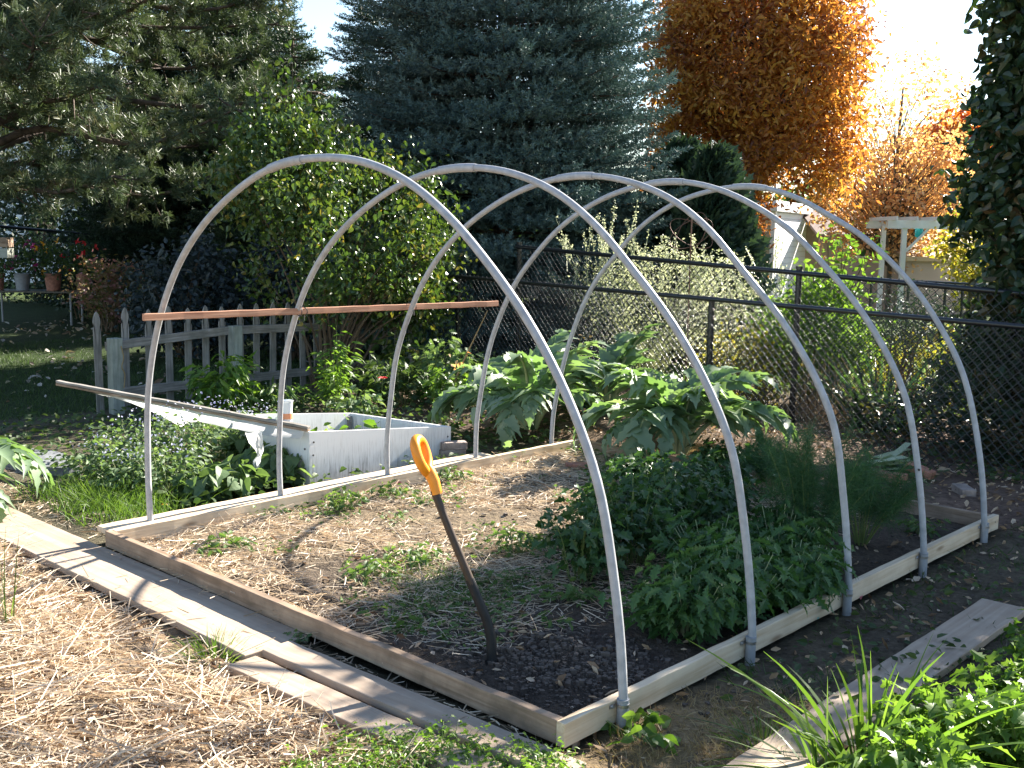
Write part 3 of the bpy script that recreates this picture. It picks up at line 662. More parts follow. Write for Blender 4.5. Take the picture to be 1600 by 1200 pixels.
P0, P1 = D(-60, 348, 21), D(330, 384, 24)
tube(a, [P0, P1], .03, 8); a.build('top_rail', M['black_metal'], bf)
for s in (.47,):
    a = MB(); c = P0+(P1-P0)*s; tube(a, [c+A3(0, 0, .05), A3(c[0], c[1], -.05)], .04, 8); a.build('post', M['black_metal'], bf)
a = MB(); A_, B_ = [], []
d_ = P1-P0
for k in range(80):
    for j in range(30):
        u0 = (k+(j+k) % 2)/80.; u1 = (k+(j+k+1) % 2)/80.
        A_.append(P0+d_*u0-A3(0, 0, .05*j)); B_.append(P0+d_*u1-A3(0, 0, .05*(j+1)))
thin_tubes(a, A_, B_, .003, .003, n=3); a.build('wire_mesh', M['wire'], bf)
rf = thing('metal_railing_fence', 'distant dark metal railing before the tan wall across the next yard', 'fence', D(1480, 470, 17))
a = MB(); tube(a, [D(1340, 435, 17.5), D(1560, 446, 16)], .02, 8); a.build('top_rail', M['black_metal'], rf)
for px in (1362, 1420, 1478, 1505, 1530):
    a = MB(); c = D(px, 440+(px-1362)*.03, 17.4-(px-1340)*.007); tube(a, [c, A3(c[0], c[1], -.05)], .022, 8); a.build('post', M['black_metal'], rf)

# ------------------------------------------------------------------ straw, chips, litter
def straw(x0, x1, y0, y1, n, zf, mask, name, lmin=.04, lmax=.22, wmin=.0025, wmax=.0055, pile=.03, label=None):
    x = rng.uniform(x0, x1, n*2); y = rng.uniform(y0, y1, n*2); ok = mask(x, y) > rng.uniform(0, 1, n*2)
    P = np.stack([x, y, zf(x, y)+rng.uniform(.002, pile, n*2)], 1); ok &= infr(P); P = P[ok][:n]; k = len(P)
    a = rng.uniform(0, 2*PI, k); X_ = np.stack([np.cos(a), np.sin(a), rng.normal(0, .16, k)], 1)
    Ls = lmin+(lmax-lmin)*rng.uniform(0, 1, k)**2.2
    mb = MB(); blades(mb, P, X_, Ls, rng.uniform(wmin, wmax, k), rng.normal(0, .12, (k, 3))*A3(1, 1, .35), 3, np.clip(rng.normal(.55, .25, k), 0, 1), prof=lambda s: 1., up=None)
    o = mb.build(name, M['straw']); return tag(o, kind='stuff')
def path_mask(x, y):
    e = np.clip((-.37-y)/.03, 0, 1)*np.clip((x-1.88)*-20, 0, 1)+np.clip((-.47+(x-1.88)*.045-y)/.03, 0, 1)*np.clip((x-1.88)*20, 0, 1)
    thin = np.clip((3.25-x)/.5, .12, 1)
    return e*thin*np.clip(.78+.75*noise(x, y, 2.6, 6), .12, 1)
straw(-2.4, 4.3, -2.9, -.3, 38000, gz, path_mask, 'straw_mulch', .03, .26, pile=.035)
straw(.05, 2.7, .06, 3.95, 20000, bz, lambda x, y: np.clip(.6+1.1*noise(x, y, 1.9, 4)+.45*(1.5-x)*.6, .04, 1)*np.clip((2.75-x)*1.4-.0*y, 0, 1), 'bed_straw', .04, .2, .002, .0045, pile=.022)
straw(1.9, 3.3, -.1, -.01, 160, gz, lambda x, y: x*0+1, 'gap_straw', .04, .14, pile=.012)
straw(-1.3, 1.9, -.34, .02, 60, lambda x, y: x*0+.004, lambda x, y: x*0+1, 'plank_straw', .04, .12, pile=.004)
straw(-2.6, -.3, -.0, .6, 1200, gz, lambda x, y: np.clip(.3+noise(x, y, 2), 0, 1), 'loose_straw', .04, .14, pile=.012)
def chips(x0, x1, y0, y1, n, zf, mask, name, mat, smin, smax, pile=.03, T=T_CHIP):
    x = rng.uniform(x0, x1, n*2); y = rng.uniform(y0, y1, n*2); ok = mask(x, y) > rng.uniform(0, 1, n*2)
    P = np.stack([x, y, zf(x, y)+rng.uniform(.004, pile, n*2)], 1); ok &= infr(P); P = P[ok][:n]; k = len(P)
    a = rng.uniform(0, 2*PI, k); mb = MB()
    scatter(mb, T, P, np.stack([np.cos(a), np.sin(a), rng.normal(0, .3, k)], 1), rdir(k, 1.2), rng.uniform(smin, smax, k)*rng.uniform(.6, 1, k), rng.uniform(0, 1, k), rng.uniform(.5, 1.2, k))
    return tag(mb.build(name, M[mat]), kind='stuff')
chips(-2.4, 4.3, -2.9, -.3, 9000, gz, path_mask, 'dry_leaf_bits', 'chip', .015, .05)
chips(.05, 3.2, .06, 3.9, 900, bz, lambda x, y: x*0+.8, 'bed_leaf_bits', 'chip', .02, .06, .012)
chips(-3.2, 5, 4.05, 6.8, 3500, gz, lambda x, y: x*0+.9, 'bark_mulch', 'chip', .02, .07, .012)
chips(3.3, 5, -.6, 4.2, 500, gz, lambda x, y: x*0+.8, 'side_leaf_bits', 'chip', .02, .07, .012)
chips(-14, -4.5, -2, 6.5, 1300, lambda x, y: np.where((x < -7.5), -.02, gz(x, y)), lambda x, y: np.clip(.4+.8*noise(x, y, 1.1, 8), .05, 1), 'fallen_leaves', 'pale_leaf', .07, .16, .05, T_OVAL)
# soil crumbs
n = 3200; x = np.concatenate([rng.normal(2.8, .26, n), rng.uniform(.2, 3.2, 900), rng.uniform(3.35, 4.3, 500)]); y = np.concatenate([rng.normal(.5, .2, n), rng.uniform(.1, 3.9, 900), rng.uniform(-.3, 3.5, 500)])
ok = ~((x < W+.03) & (x > W-.06)) & ~((x < W) & ((y < .06) | (y > 3.9))); x, y = x[ok], y[ok]
zz = np.where(x < W, bz(x, y), gz(x, y)); s = np.minimum(rng.exponential(.003, len(x))+.002, .014)
cube = np.array([[a, b, c] for a in (-1, 1) for b in (-1, 1) for c in (-1, 1)], float); cF = np.array([[0, 1, 3, 2], [4, 6, 7, 5], [0, 4, 5, 1], [2, 3, 7, 6], [0, 2, 6, 4], [1, 5, 7, 3]])
V = (cube[None]*rng.uniform(.45, 1.1, (len(x), 8, 3)))*s[:, None, None]; q = rng.uniform(0, 6.28, len(x))
V = np.stack([V[..., 0]*np.cos(q)[:, None]-V[..., 1]*np.sin(q)[:, None], V[..., 0]*np.sin(q)[:, None]+V[..., 1]*np.cos(q)[:, None], V[..., 2]], -1)+np.stack([x, y, zz+s*.3], 1)[:, None]
mb = MB(); mb.add(V.reshape(-1, 3), (cF[None]+(np.arange(len(x))*8)[:, None, None]).reshape(-1, 4)); tag(mb.build('soil_crumbs', M['clod']), kind='stuff')
# grass as ground cover
def grass(name, P, hmin, hmax, mat, wd=.004, lean=.35):
    P = P[infr(P)]; k = len(P); mb = MB(); X_ = unit(np.stack([rng.normal(0, lean, k), rng.normal(0, lean, k), np.ones(k)], 1))
    blades(mb, P, X_, rng.uniform(hmin, hmax, k), rng.uniform(.6, 1.2, k)*wd, np.stack([rng.normal(0, .35, k), rng.normal(0, .35, k), -rng.uniform(0, .4, k)], 1), 3, up=None)
    return tag(mb.build(name, M[mat]), kind='stuff')
def pts(n, x0, x1, y0, y1, mask=None, zf=gz):
    x = rng.uniform(x0, x1, n); y = rng.uniform(y0, y1, n)
    if mask is not None: ok = mask(x, y) > rng.uniform(0, 1, n); x, y = x[ok], y[ok]
    return np.stack([x, y, zf(x, y)], 1)
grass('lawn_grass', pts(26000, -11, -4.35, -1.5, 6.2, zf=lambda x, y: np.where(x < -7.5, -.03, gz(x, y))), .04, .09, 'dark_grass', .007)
grass('tall_edge_grass', pts(4200, -1.75, -.2, .12, .95, lambda x, y: np.clip(1.5-np.hypot((x+.95)/.7, (y-.5)/.38)*1.2+noise(x, y, 3)*.3, 0, 1)), .08, .22, 'grass', .005)
grass('yard_grass', pts(9000, -3, 3, 8.2, 14, zf=lambda x, y: x*0-.03), .05, .12, 'grass', .014)
grass('dry_turf', pts(5000, 3.33, 4., -.3, 1.3, lambda x, y: np.clip(1.6-1.5*np.hypot((x-3.6)/.33, (y-.45)/.65)+.4*noise(x, y, 6), 0, 1)), .025, .07, 'dry_grass', .003, .9)
grass('bed_grass', pts(11000, .8, 2.5, .25, 2.4, lambda x, y: np.clip(1.25*noise(x, y, 1.9, 11)+.75-1.6*np.hypot((x-1.75)/.85, (y-.85)/.62), 0, 1), bz), .03, .11, 'weed', .0045, .7)
grass('side_grass', pts(5200, 3.36, 5, .9, 4.6, lambda x, y: np.clip(.35+.8*noise(x, y, 2.3, 3), 0, 1)), .03, .1, 'dark_grass', .005, .7)
# low weeds creeping on the ground (cannot be counted)
def creeping(name, n, x0, x1, y0, y1, mask, mat, smin, smax, zf=gz, hz=.05, T=T_OVAL):
    P = pts(n, x0, x1, y0, y1, mask, zf); P[:, 2] += rng.uniform(.005, hz, len(P)); P = P[infr(P)]; k = len(P)
    mb = MB(); a = rng.uniform(0, 2*PI, k); scatter(mb, T, P, np.stack([np.cos(a), np.sin(a), rng.normal(.15, .25, k)], 1), rdir(k, 1.6), rng.uniform(smin, smax, k))
    return tag(mb.build(name, M[mat]), kind='stuff')
creeping('side_weeds', 3000, 3.36, 5.2, .6, 5, lambda x, y: np.clip(.2+1.1*noise(x, y, 1.7, 5), 0, .9), 'greenshrub', .02, .055)
creeping('bed_edge_weeds', 2600, .04, .9, .2, 3.95, lambda x, y: np.clip(.25+1.3*noise(x, y*1.3, 2.2, 13)-.6*(x-.15), 0, .95), 'weed', .015, .045, bz, .06, T_SERR)
creeping('bed_weeds', 6500, .9, 2.7, .3, 2.8, lambda x, y: np.clip(.12+1.3*noise(x, y, 2.6, 15)+.4*(1-np.hypot((x-1.9)/.6, (y-1.)/.5)), 0, .9), 'weed', .012, .04, bz, .05, T_SERR)
creeping('left_ground_cover', 6500, -4, -.2, .6, 6, lambda x, y: np.clip(.8+.5*noise(x, y, 2), 0, 1)*(~((x > -1.5) & (x < -.4) & (y > 1.6) & (y < 3.1))), 'greenshrub', .03, .08, gz, .12)
creeping('fence_ground_cover', 2600, -1.2, 3.6, 4.7, 6.3, lambda x, y: np.clip(.1+1.1*noise(x, y, 1.9, 8), 0, .8), 'greenshrub', .03, .07, gz, .1)
creeping('inside_frame_greens', 60, -1.3, -.75, 1.9, 2.75, lambda x, y: x*0+1, 'lime', .06, .12, lambda x, y: x*0+.05, .2)
creeping('shade_ground_cover', 5500, 1.2, 4.5, 5.9, 8, lambda x, y: np.clip(.7+.4*noise(x, y, 2.4), 0, 1), 'columnar', .04, .1, gz, .45)

# ------------------------------------------------------------------ garden plants
def strand(base, tip, sag=.2, n=8):
    base = np.asarray(base, float); tip = np.asarray(tip, float); s = np.linspace(0, 1, n)[:, None]
    P = base+(tip-base)*s; P[:, 2] += sag*np.linalg.norm(tip-base)*np.sin(s[:, 0]*PI)*.6; return P
def cardoon(base, leaves, label):
    """each leaf: a pale arching rib with broad pointed drooping lobes on both sides"""
    t = thing('cardoon_plant', label, 'cardoon', base, 'cardoons growing along the fence'); base = np.asarray(base, float)
    TL_ = tmpl([(0, .3), (.15, .36), (.28, .26), (.4, .34), (.5, .2), (.64, .24), (.74, .1), (1, .01)], .3, .45)
    for (az, Lh, e0, e1) in leaves:
        n = 30; s = np.linspace(0, 1, n); el = np.radians(e0-(e0-e1)*s**1.35); az_ = az+.25*s*math.sin(az*5+Lh*9)
        d_ = np.stack([np.cos(az_)*np.cos(el), np.sin(az_)*np.cos(el), np.sin(el)], 1)*Lh/(n-1)
        P = base+A3(math.cos(az), math.sin(az), 0)*.05+np.concatenate([[[0, 0, 0]], np.cumsum(d_[:-1], 0)])
        P[:, 2] = np.maximum(P[:, 2], .015)
        mb = MB(); T_ = unit(np.gradient(P, axis=0)); side = unit(np.cross(T_, A3(0, 0, 1))+1e-6); nrm = unit(np.cross(side, T_))
        X_, Z_, S_, C_, W_ = [], [], [], [], []
        for i in range(8, n-1, 2):
            f_ = (i-8)/(n-9.); ln = Lh*.29*(math.sin(PI*min(1, .2+f_*.78))**.7)
            for sg in (-1, 1):
                q = min(n-1, i+random.randint(-1, 1)); C_.append(P[q]+nrm[q]*.003); X_.append(side[q]*sg+T_[q]*random.uniform(.4, 1.2)-nrm[q]*random.uniform(-.45, .5)); Z_.append(nrm[q]+side[q]*sg*random.uniform(0, .6)); S_.append(ln*random.uniform(.75, 1.2)); W_.append(random.uniform(.5, .85))
        C_.append(P[-2]); X_.append(T_[-1]); Z_.append(nrm[-1]); S_.append(Lh*.2); W_.append(1.)
        scatter(mb, TL_, np.array(C_), np.array(X_), np.array(Z_), np.array(S_), np.clip(random.uniform(.3, .7)+rng.normal(0, .15, len(C_)), 0, 1), np.array(W_))
        wv = (.05*np.sin(np.clip((np.arange(n)-6)/(n-6.), 0, 1)*PI)**.7+.012)[:, None]*Lh
        V = np.concatenate([P-side*wv-nrm*wv*.25, P, P+side*wv-nrm*wv*.25]); i = np.arange(6, n-1)
        mb.add(V, np.concatenate([np.stack([i, i+1, n+1+i, n+i], 1), np.stack([n+i, n+i+1, 2*n+1+i, 2*n+i], 1)]), .55)
        lf = sub(mb.build('leaf', M['cardoon'], t, smooth=True), t)
        mb = MB(); tube(mb, P-nrm*.006, np.linspace(.024, .004, n)*(.6+.4*Lh), 7); mb.build('leaf_rib', M['pale_stem'], lf, smooth=True)
    return t
def fan(n, L0, L1, e0, e1, ph=0.): return [(ph+2*PI*i/n+random.uniform(-.25, .25), random.uniform(L0, L1), random.uniform(*e0), random.uniform(*e1)) for i in range(n)]
gA = G(1058, 706, .07); gB = G(828, 668, .06); gC = A3(-.75, 5.3, .06)
cardoon(gA, fan(6, .72, .9, (66, 78), (-75, -30))+[(-1.35, 1.1, 74, -88), (1.9, .95, 80, -10), (-.5, .9, 80, 0), (2.5, .9, 68, -40), (.55, 1.05, 62, -62), (-2.6, .95, 62, -70)]+fan(6, .8, 1.0, (78, 87), (-20, 35), .4), 'large cardoon with pale thick stalks just behind the back board')
cardoon(gB, fan(6, .75, .92, (66, 78), (-75, -40), .3)+[(3.9, 1.05, 58, -75), (-1.1, .95, 66, -85), (-2.2, 1.0, 64, -80)]+fan(6, .85, 1.02, (76, 86), (-30, 30)), 'cardoon with leaves drooping toward the back end of the pale ledge board')
cardoon(gC, fan(6, .8, 1.0, (72, 82), (-60, -10), .1)+fan(3, .8, 1.0, (80, 88), (0, 40)), 'upright cardoon close against the black fence, behind the others')
cardoon(A3(-1.62, -.5, 0), [(.75, 1.0, 72, -60), (.45, .95, 60, -75), (1.25, 1., 60, -70), (2.2, .9, 70, -50), (3.4, .9, 70, -50), (-.3, .7, 50, -70)], 'cardoon reaching in from the left edge beside the path')

def clump(name, label, cat, base, n, h, spread, T, mat, stemmat, leafs, lsize, group=None, wid=1., tipcl=.07, sr=.003, droop=.15, low=.35):
    t = thing(name, label, cat, base, group); base = np.asarray(base, float)
    a = rng.uniform(0, 2*PI, n); r = np.sqrt(rng.uniform(0, 1, n)); hh = h*rng.uniform(.55, 1.05, n)*(1-.25*r)
    tip = base+np.stack([np.cos(a)*r*spread, np.sin(a)*r*spread, hh], 1); b0 = base+np.stack([np.cos(a)*r*spread*.35, np.sin(a)*r*spread*.35, hh*0], 1)
    mb = MB(); mid = (b0+tip)/2+A3(0, 0, 1)*(hh*.12)[:, None]; thin_tubes(mb, b0, mid, sr*1.3, sr, n=4); thin_tubes(mb, mid, tip, sr, sr*.6, n=4); mb.build('stems', M[stemmat], t)
    mb = MB(); s = 1-(1-low)*rng.uniform(0, 1, (n, leafs))**1.6
    P = b0[:, None]+(tip-b0)[:, None]*s[..., None]+rng.normal(0, tipcl, (n, leafs, 3))*A3(1, 1, .6); P[..., 2] = np.maximum(P[..., 2], base[2]+.01); P = P.reshape(-1, 3)
    out = unit(np.repeat(np.stack([np.cos(a), np.sin(a), 0*a], 1), leafs, 0)+rng.normal(0, .8, (n*leafs, 3))*A3(1, 1, .3)); out[:, 2] -= droop
    cl = np.repeat(rng.uniform(0, 1, n), leafs)
    scatter(mb, T, P, out, rdir(n*leafs, 1.3), lsize*rng.uniform(.6, 1.15, n*leafs), np.clip(.5*cl+.5*rng.uniform(0, 1, n*leafs), 0, 1), wid)
    mb.build('foliage', M[mat], t); return t
gp = 'celery-leaved parsley plants in the shaded half of the bed'
for px, py, h, s, lab in [(905, 905, .42, .2, 'dark parsley clump nearest the spade, at the left end of its row'), (985, 880, .46, .22, 'dark parsley clump behind the right leg of the front hoop'),
    (1050, 850, .45, .22, 'dark parsley clump just behind the frilly mizuna'), (960, 832, .36, .2, 'parsley clump at the straw edge, second from the spade'), (1045, 800, .34, .22, 'parsley clump in the middle of its dark patch'),
    (1110, 775, .3, .22, 'parsley clump before the bare stretch of back board'), (1010, 770, .28, .18, 'parsley clump next to the drooping cardoon leaf'), (1130, 740, .24, .2, 'low dark greens against the back board beneath the cardoon'), (1120, 830, .4, .2, 'parsley clump between the mizuna and the feathery fennel')]:
    clump('parsley_plant', lab, 'parsley', G(px, py, .01), 34, h, s, T_LOBE, 'parsley', 'stem', 15, .062, gp, 1.1, .055)
gp = 'frilly mizuna plants by the right board'
for px, py, h, s, lab in [(1075, 985, .33, .24, 'frilly mizuna plant at the near end of its patch by the dug soil'), (1150, 965, .38, .25, 'tallest frilly mizuna plant in front of the second hoop'), (1235, 940, .33, .22, 'frilly mizuna plant spilling onto the right board'), (1110, 905, .36, .24, 'frilly mizuna plant at the back of the patch beside the parsley'), (1215, 890, .36, .24, 'frilly mizuna plant beneath the fennel fronds')]:
    clump('mizuna_plant', lab, 'mizuna', G(px, py, .01), 46, h, s, T_SERR, 'mizuna', 'pale_stem', 13, .085, gp, .8, .05, .003, .3)
def fennel(base, n, h, spread, label, sc=1.):
    t = thing('fennel_plant', label, 'fennel', base, 'feathery fennel plants in the bed'); base = np.asarray(base, float)
    mb = MB(); ms = MB()
    for i in range(n):
        a = random.uniform(0, 2*PI); r = math.sqrt(random.uniform(0, 1))*spread; tip = base+A3(math.cos(a)*r, math.sin(a)*r, h*random.uniform(.55, 1.05))
        S = strand(base+A3(math.cos(a)*.03, math.sin(a)*.03, 0), tip, .12, 10); tube(ms, S, np.linspace(.0045, .0015, 10), 5)
        for j in range(4, 10):
            k = 46; o = S[j]+rng.normal(0, .012, (k, 3)); d = rdir(k, .25); blades(mb, o, d, rng.uniform(.05, .14, k)*sc, .0022, rng.normal(0, .25, (k, 3)), 2, up=None)
    ms.build('stems', M['stem'], t); mb.build('fronds', M['fennel'], t); return t
fennel(G(1262, 880, .01), 26, .68, .32, 'tallest feathery fennel, to the left of the third hoop leg'); fennel(G(1345, 850, .01), 22, .5, .3, 'feathery fennel right of the third hoop leg'); fennel(G(1215, 775, .01), 16, .38, .24, 'low feathery fennel against the back board')
# weeds along the left board and in the bed
gp = 'leafy weeds in the bed'
for px, py, h, s, nn, lab in [(540, 800, .16, .12, 16, 'ragged green weed against the left board under the second hoop'), (610, 778, .1, .12, 12, 'low weed by the left board beside the pink paint spot'), (700, 750, .1, .16, 16, 'weed patch by the left board behind the spade grip'),
    (350, 862, .09, .14, 14, 'broadleaf weed inside the front left corner of the bed'), (590, 905, .1, .16, 18, 'light green weed tuft in the middle of the straw'), (650, 880, .1, .15, 16, 'light green weed tuft just left of the spade shaft'), (800, 870, .16, .14, 16, 'pale weed between the spade shaft and the parsley'), (880, 940, .1, .13, 12, 'small lobed weed in front of the parsley row'), (620, 985, .05, .09, 8, 'flat weed on bare soil left of the spade socket'), (860, 985, .05, .08, 6, 'curled leaf weed beside the dug soil'), (1440, 835, .1, .14, 10, 'weed behind the fourth hoop leg'), (950, 745, .1, .1, 8, 'tiny weed by the brick near the back corner')]:
    clump('bed_weed', lab, 'weed', G(px, py, .0), nn, h, s, T_SERR, 'weed', 'stem', 7, .05, gp, .8, .03, .0018)
def blade_clump(name, label, cat, base, n, h, lean, wd, mat, bend=.35, group=None, prof=None, spread=.06):
    base = np.asarray(base, float); k = n; a = rng.uniform(0, 2*PI, k); r = rng.uniform(0, 1, k)**.7
    P = base+np.stack([np.cos(a)*r*spread, np.sin(a)*r*spread, 0*r], 1); X_ = np.stack([np.cos(a)*r*lean, np.sin(a)*r*lean, np.ones(k)], 1)
    bd = np.stack([np.cos(a)*r*bend+rng.normal(0, .12, k), np.sin(a)*r*bend+rng.normal(0, .12, k), -rng.uniform(.1, .9, k)*r*bend*1.6], 1)
    mb = MB(); blades(mb, P, X_, h*rng.uniform(.5, 1.1, k), wd*rng.uniform(.6, 1.2, k), bd, 7, prof=prof, up=None)
    return tag(mb.build(name, M[mat], loc=base), label, cat, group)
blade_clump('grass_tuft', 'green grass tuft at the end of the wide plank by the straw', 'grass tuft', G(335, 1030, -.04), 160, .13, .7, .004, 'grass', .4, spread=.13)
blade_clump('grass_tuft', 'single tall green grass shoot in the straw before the wide plank', 'grass tuft', G(14, 985, -.04), 9, .5, .06, .006, 'grass', .05, spread=.02)
blade_clump('grass_tuft', 'bright grass tuft on dry ground between the right board and the leeks', 'grass tuft', G(1190, 1160, -.02), 110, .1, .9, .004, 'grass', .4, spread=.13)
blade_clump('grass_tuft', 'grass tuft beside the herb patch near the stone slab', 'grass tuft', G(165, 790, -.02), 200, .22, .6, .005, 'grass', .5, spread=.2)
clump('plank_weed', 'little blue-green weed at the joint of the planks against the front board', 'weed', G(474, 1004, -.03), 10, .06, .05, T_SERR, 'herb', 'stem', 8, .03, None, .8, .015, .0015)
clump('strawberry_plant', 'round leaved plant at the foot of the front hoop on the right board', 'plant', G(990, 1150, -.02), 12, .09, .15, T_HEART, 'lime', 'stem', 4, .055, None, 1., .03, .002)
blade_clump('leek_clump', 'clump of long narrow leek leaves arching over the right plank', 'leek', A3(4.1, .62, -.02), 60, .5, .6, .016, 'lime', .5, spread=.13, prof=lambda s: 1-.9*s**3)
blade_clump('leek_clump', 'drooping older leek leaves lying over the near end of the right plank', 'leek', A3(4.04, .45, -.02), 36, .34, 1.2, .012, 'weed', .8, spread=.1, prof=lambda s: 1-.9*s**3)
gp = 'lobed leafy herbs in the near right corner'
for p, h, s, n_, lab in [((4.28, .42), .40, .17, 40, 'sunlit leafy herb nearest the camera in the bottom right corner'), ((4.22, .80), .38, .17, 40, 'sunlit leafy herb right behind the leek clump'), ((4.45, .95), .42, .2, 44, 'tall leafy herb at the right picture edge above the near ones'), ((4.3, 1.3), .34, .17, 30, 'leafy herb half in shade over the plank'), ((4.26, 1.85), .3, .2, 22, 'shaded dark herb at the far end of the right plank'), ((4.6, 1.4), .4, .2, 40, 'leafy herb at the right edge behind the tall one'), ((4.13, .2), .2, .14, 26, 'low leafy herb at the bottom edge under the leek leaves'), ((4.45, .2), .3, .2, 36, 'low leafy herb in the very bottom right corner')]:
    clump('leafy_herb', lab, 'herb', A3(p[0]+.05, p[1], -.02), n_, h*.8, s*.9, T_LOBE, 'lime', 'stem', 12, .06, gp, 1.15, .045, .003)
gp = 'carrot tops along the bottom edge'
for px, py, lab in [(585, 1188, 'carrot top beside the end of the outer narrow plank'), (700, 1185, 'carrot top over the inner narrow plank'), (790, 1215, 'carrot top in the middle of the bottom edge row'), (640, 1225, 'carrot top half cut by the bottom edge left of the row middle'), (860, 1235, 'rightmost carrot top by the front corner of the bed'), (500, 1235, 'leftmost carrot top in the straw')]:
    clump('carrot_top', lab, 'carrot', G(px, py, -.04), 30, .1, .15, T_LOBE, 'lime', 'stem', 16, .024, gp, .8, .03, .0015)
# herb patch left of the bed
gp = 'heart leaved plants between the bed and the cold frame'
for px, py, h, s, lab in [(430, 752, .24, .2, 'heart leaved plant right before the cold frame corner'), (365, 770, .22, .2, 'heart leaved plant by the ledge board left of the second hoop'), (325, 775, .2, .18, 'heart leaved plant at the middle of the ledge board'), (405, 722, .3, .22, 'large heart leaved plant under the torn white film'), (455, 738, .26, .16, 'heart leaved plant touching the cold frame wall')]:
    clump('heart_leaf_plant', lab, 'plant', G(px, py, 0), 26, h, s, T_HEART, 'herb', 'stem', 4, .12, gp, 1., .04, .003, .25)
gp = 'grey-green flowering borage plants under the lid'
for px, py, h, s, lab in [(165, 748, .3, .25, 'leftmost borage plant at the lawn edge'), (225, 735, .42, .28, 'borage plant in front of the leaning fence post'), (285, 740, .46, .28, 'tall pale borage plant under the middle of the lid'), (340, 720, .44, .28, 'borage plant under the right half of the lid'), (260, 770, .36, .25, 'borage plant nearest the front hoop left leg'), (200, 765, .25, .22, 'low borage plant over the tall grass'), (390, 700, .34, .24, 'borage plant behind the hanging film')]:
    b = G(px, py, 0); t = clump('borage_plant', lab, 'borage', b, 36, h, s, T_OVAL, 'herb', 'pale_stem', 16, .05, gp, .9, .07, .002)
    k = 60; q = b+np.stack([rng.normal(0, s*.5, k), rng.normal(0, s*.5, k), h*rng.uniform(.75, 1.1, k)], 1); mb = MB(); scatter(mb, T_OVAL, q, rdir(k), rdir(k, 1), rng.uniform(.012, .025, k)); mb.build('flowers', M['flower_blue'], t)['kind'] = 'stuff'
def daisy(p, label, mat='flower_orange', r=.02, h=.2):
    t = thing('marigold', label, 'flower', p-A3(0, 0, h), 'orange marigolds in the herb patch'); a = MB(); tube(a, [p-A3(0, 0, h), p-A3(.01, .01, h*.5), p], .0022, 5); a.build('stem', M['stem'], t)
    a = MB(); th = np.linspace(0, 2*PI, 17)[:-1]; up = unit(A3(.3, -.3, .9)); X_ = np.stack([np.cos(th), np.sin(th), 0*th+.15], 1); scatter(a, T_OVAL, np.repeat(p[None], 16, 0), X_, np.repeat(up[None], 16, 0), r, None, .7); a.build('petals', M[mat], t)
for px, py, tt, lab in [(291, 738, 7.3, 'orange marigold between the front and second hoop legs'), (257, 788, 6.7, 'orange marigold beside the foot of the front hoop'), (195, 760, 7.2, 'orange marigold left of the front hoop by the grass'), (290, 696, 7.6, 'orange marigold higher up under the lid')]:
    daisy(D(px, py, tt), lab)
# perennials in front of the picket fence
gp = 'leafy perennials in front of the picket fence'
for b, n_, h, s, T_, mat, lf, ls, lab in [((-3.35, 2.85), 34, .62, .28, T_LANCE, 'lime', 12, .17, 'tall bright lance leaved perennial between the two fence posts'), ((-3.1, 3.25), 18, .35, .25, T_LANCE, 'weed', 8, .13, 'shorter arching lance leaved perennial left of the second fence post'), ((-3.1, 3.95), 16, .8, .14, T_LANCE, 'lime', 14, .12, 'slender tall perennial right of the second fence post'), ((-2.85, 3.75), 14, .55, .12, T_LANCE, 'lime', 12, .1, 'slim light green perennial beside the slender tall one'),
    ((-2.6, 4.35), 30, .55, .28, T_SERR, 'greenshrub', 12, .09, 'bushy perennial behind the plastic cup'), ((-2.5, 4.9), 30, .75, .28, T_SERR, 'herb', 12, .1, 'large serrated perennial in the middle behind the cold frame'), ((-2.15, 4.55), 26, .5, .25, T_SERR, 'lime', 12, .09, 'bright serrated perennial above the cold frame back wall'), ((-2.2, 5.3), 26, .6, .25, T_OVAL, 'greenshrub', 12, .07, 'dark perennial right of the large serrated one'), ((-1.9, 4.6), 20, .35, .25, T_OVAL, 'herb', 10, .06, 'low perennial by the right wall of the cold frame'), ((-1.75, 5.2), 26, .55, .3, T_LANCE, 'dry_grass', 10, .09, 'dry straw coloured perennial near the fence corner'), ((-3.2, 4.6), 24, .5, .25, T_OVAL, 'greenshrub', 10, .08, 'dark low perennial under the vine shrub'), ((-2.35, 3.6), 22, .3, .25, T_OVAL, 'herb', 10, .08, 'grey leaved low perennial left of the plastic cup'), ((-3.6, 5.3), 24, .75, .3, T_HEART, 'vine', 8, .09, 'vine leaved plant climbing the picket fence'), ((-1.6, 5.75), 20, .8, .25, T_OVAL, 'dry_grass', 10, .05, 'withered tall perennial before the black mesh')]:
    clump('perennial', lab, 'perennial', A3(b[0], b[1], -.02), n_, h, s, T_, mat, 'stem', lf, ls, gp, 1., .05, .0035, .2)
daisy(D(598, 590, 10.2), 'red flower on a stalk behind the cold frame', 'flower_red', .05, .5)
t = thing('dry_stalk', 'tall bare brown stalk leaning before the black mesh left of the cardoons', 'stalk', D(700, 620, 10.6)); a = MB(); tube(a, spline([D(700, 625, 10.6), D(715, 585, 10.6), D(738, 535, 10.6), D(762, 485, 10.6)], 12), np.linspace(.012, .004, 12), 6)
a.build('stem', M['dry_grass'], t); a = MB(); k = 40; k = 14; P = np.concatenate([D(717, 565, 10.6)[None]+rng.normal(0, .06, (k, 3))]); scatter(a, T_OVAL, P, rdir(k, -.3), rdir(k), .05); a.build('leaves', M['gold'], t)
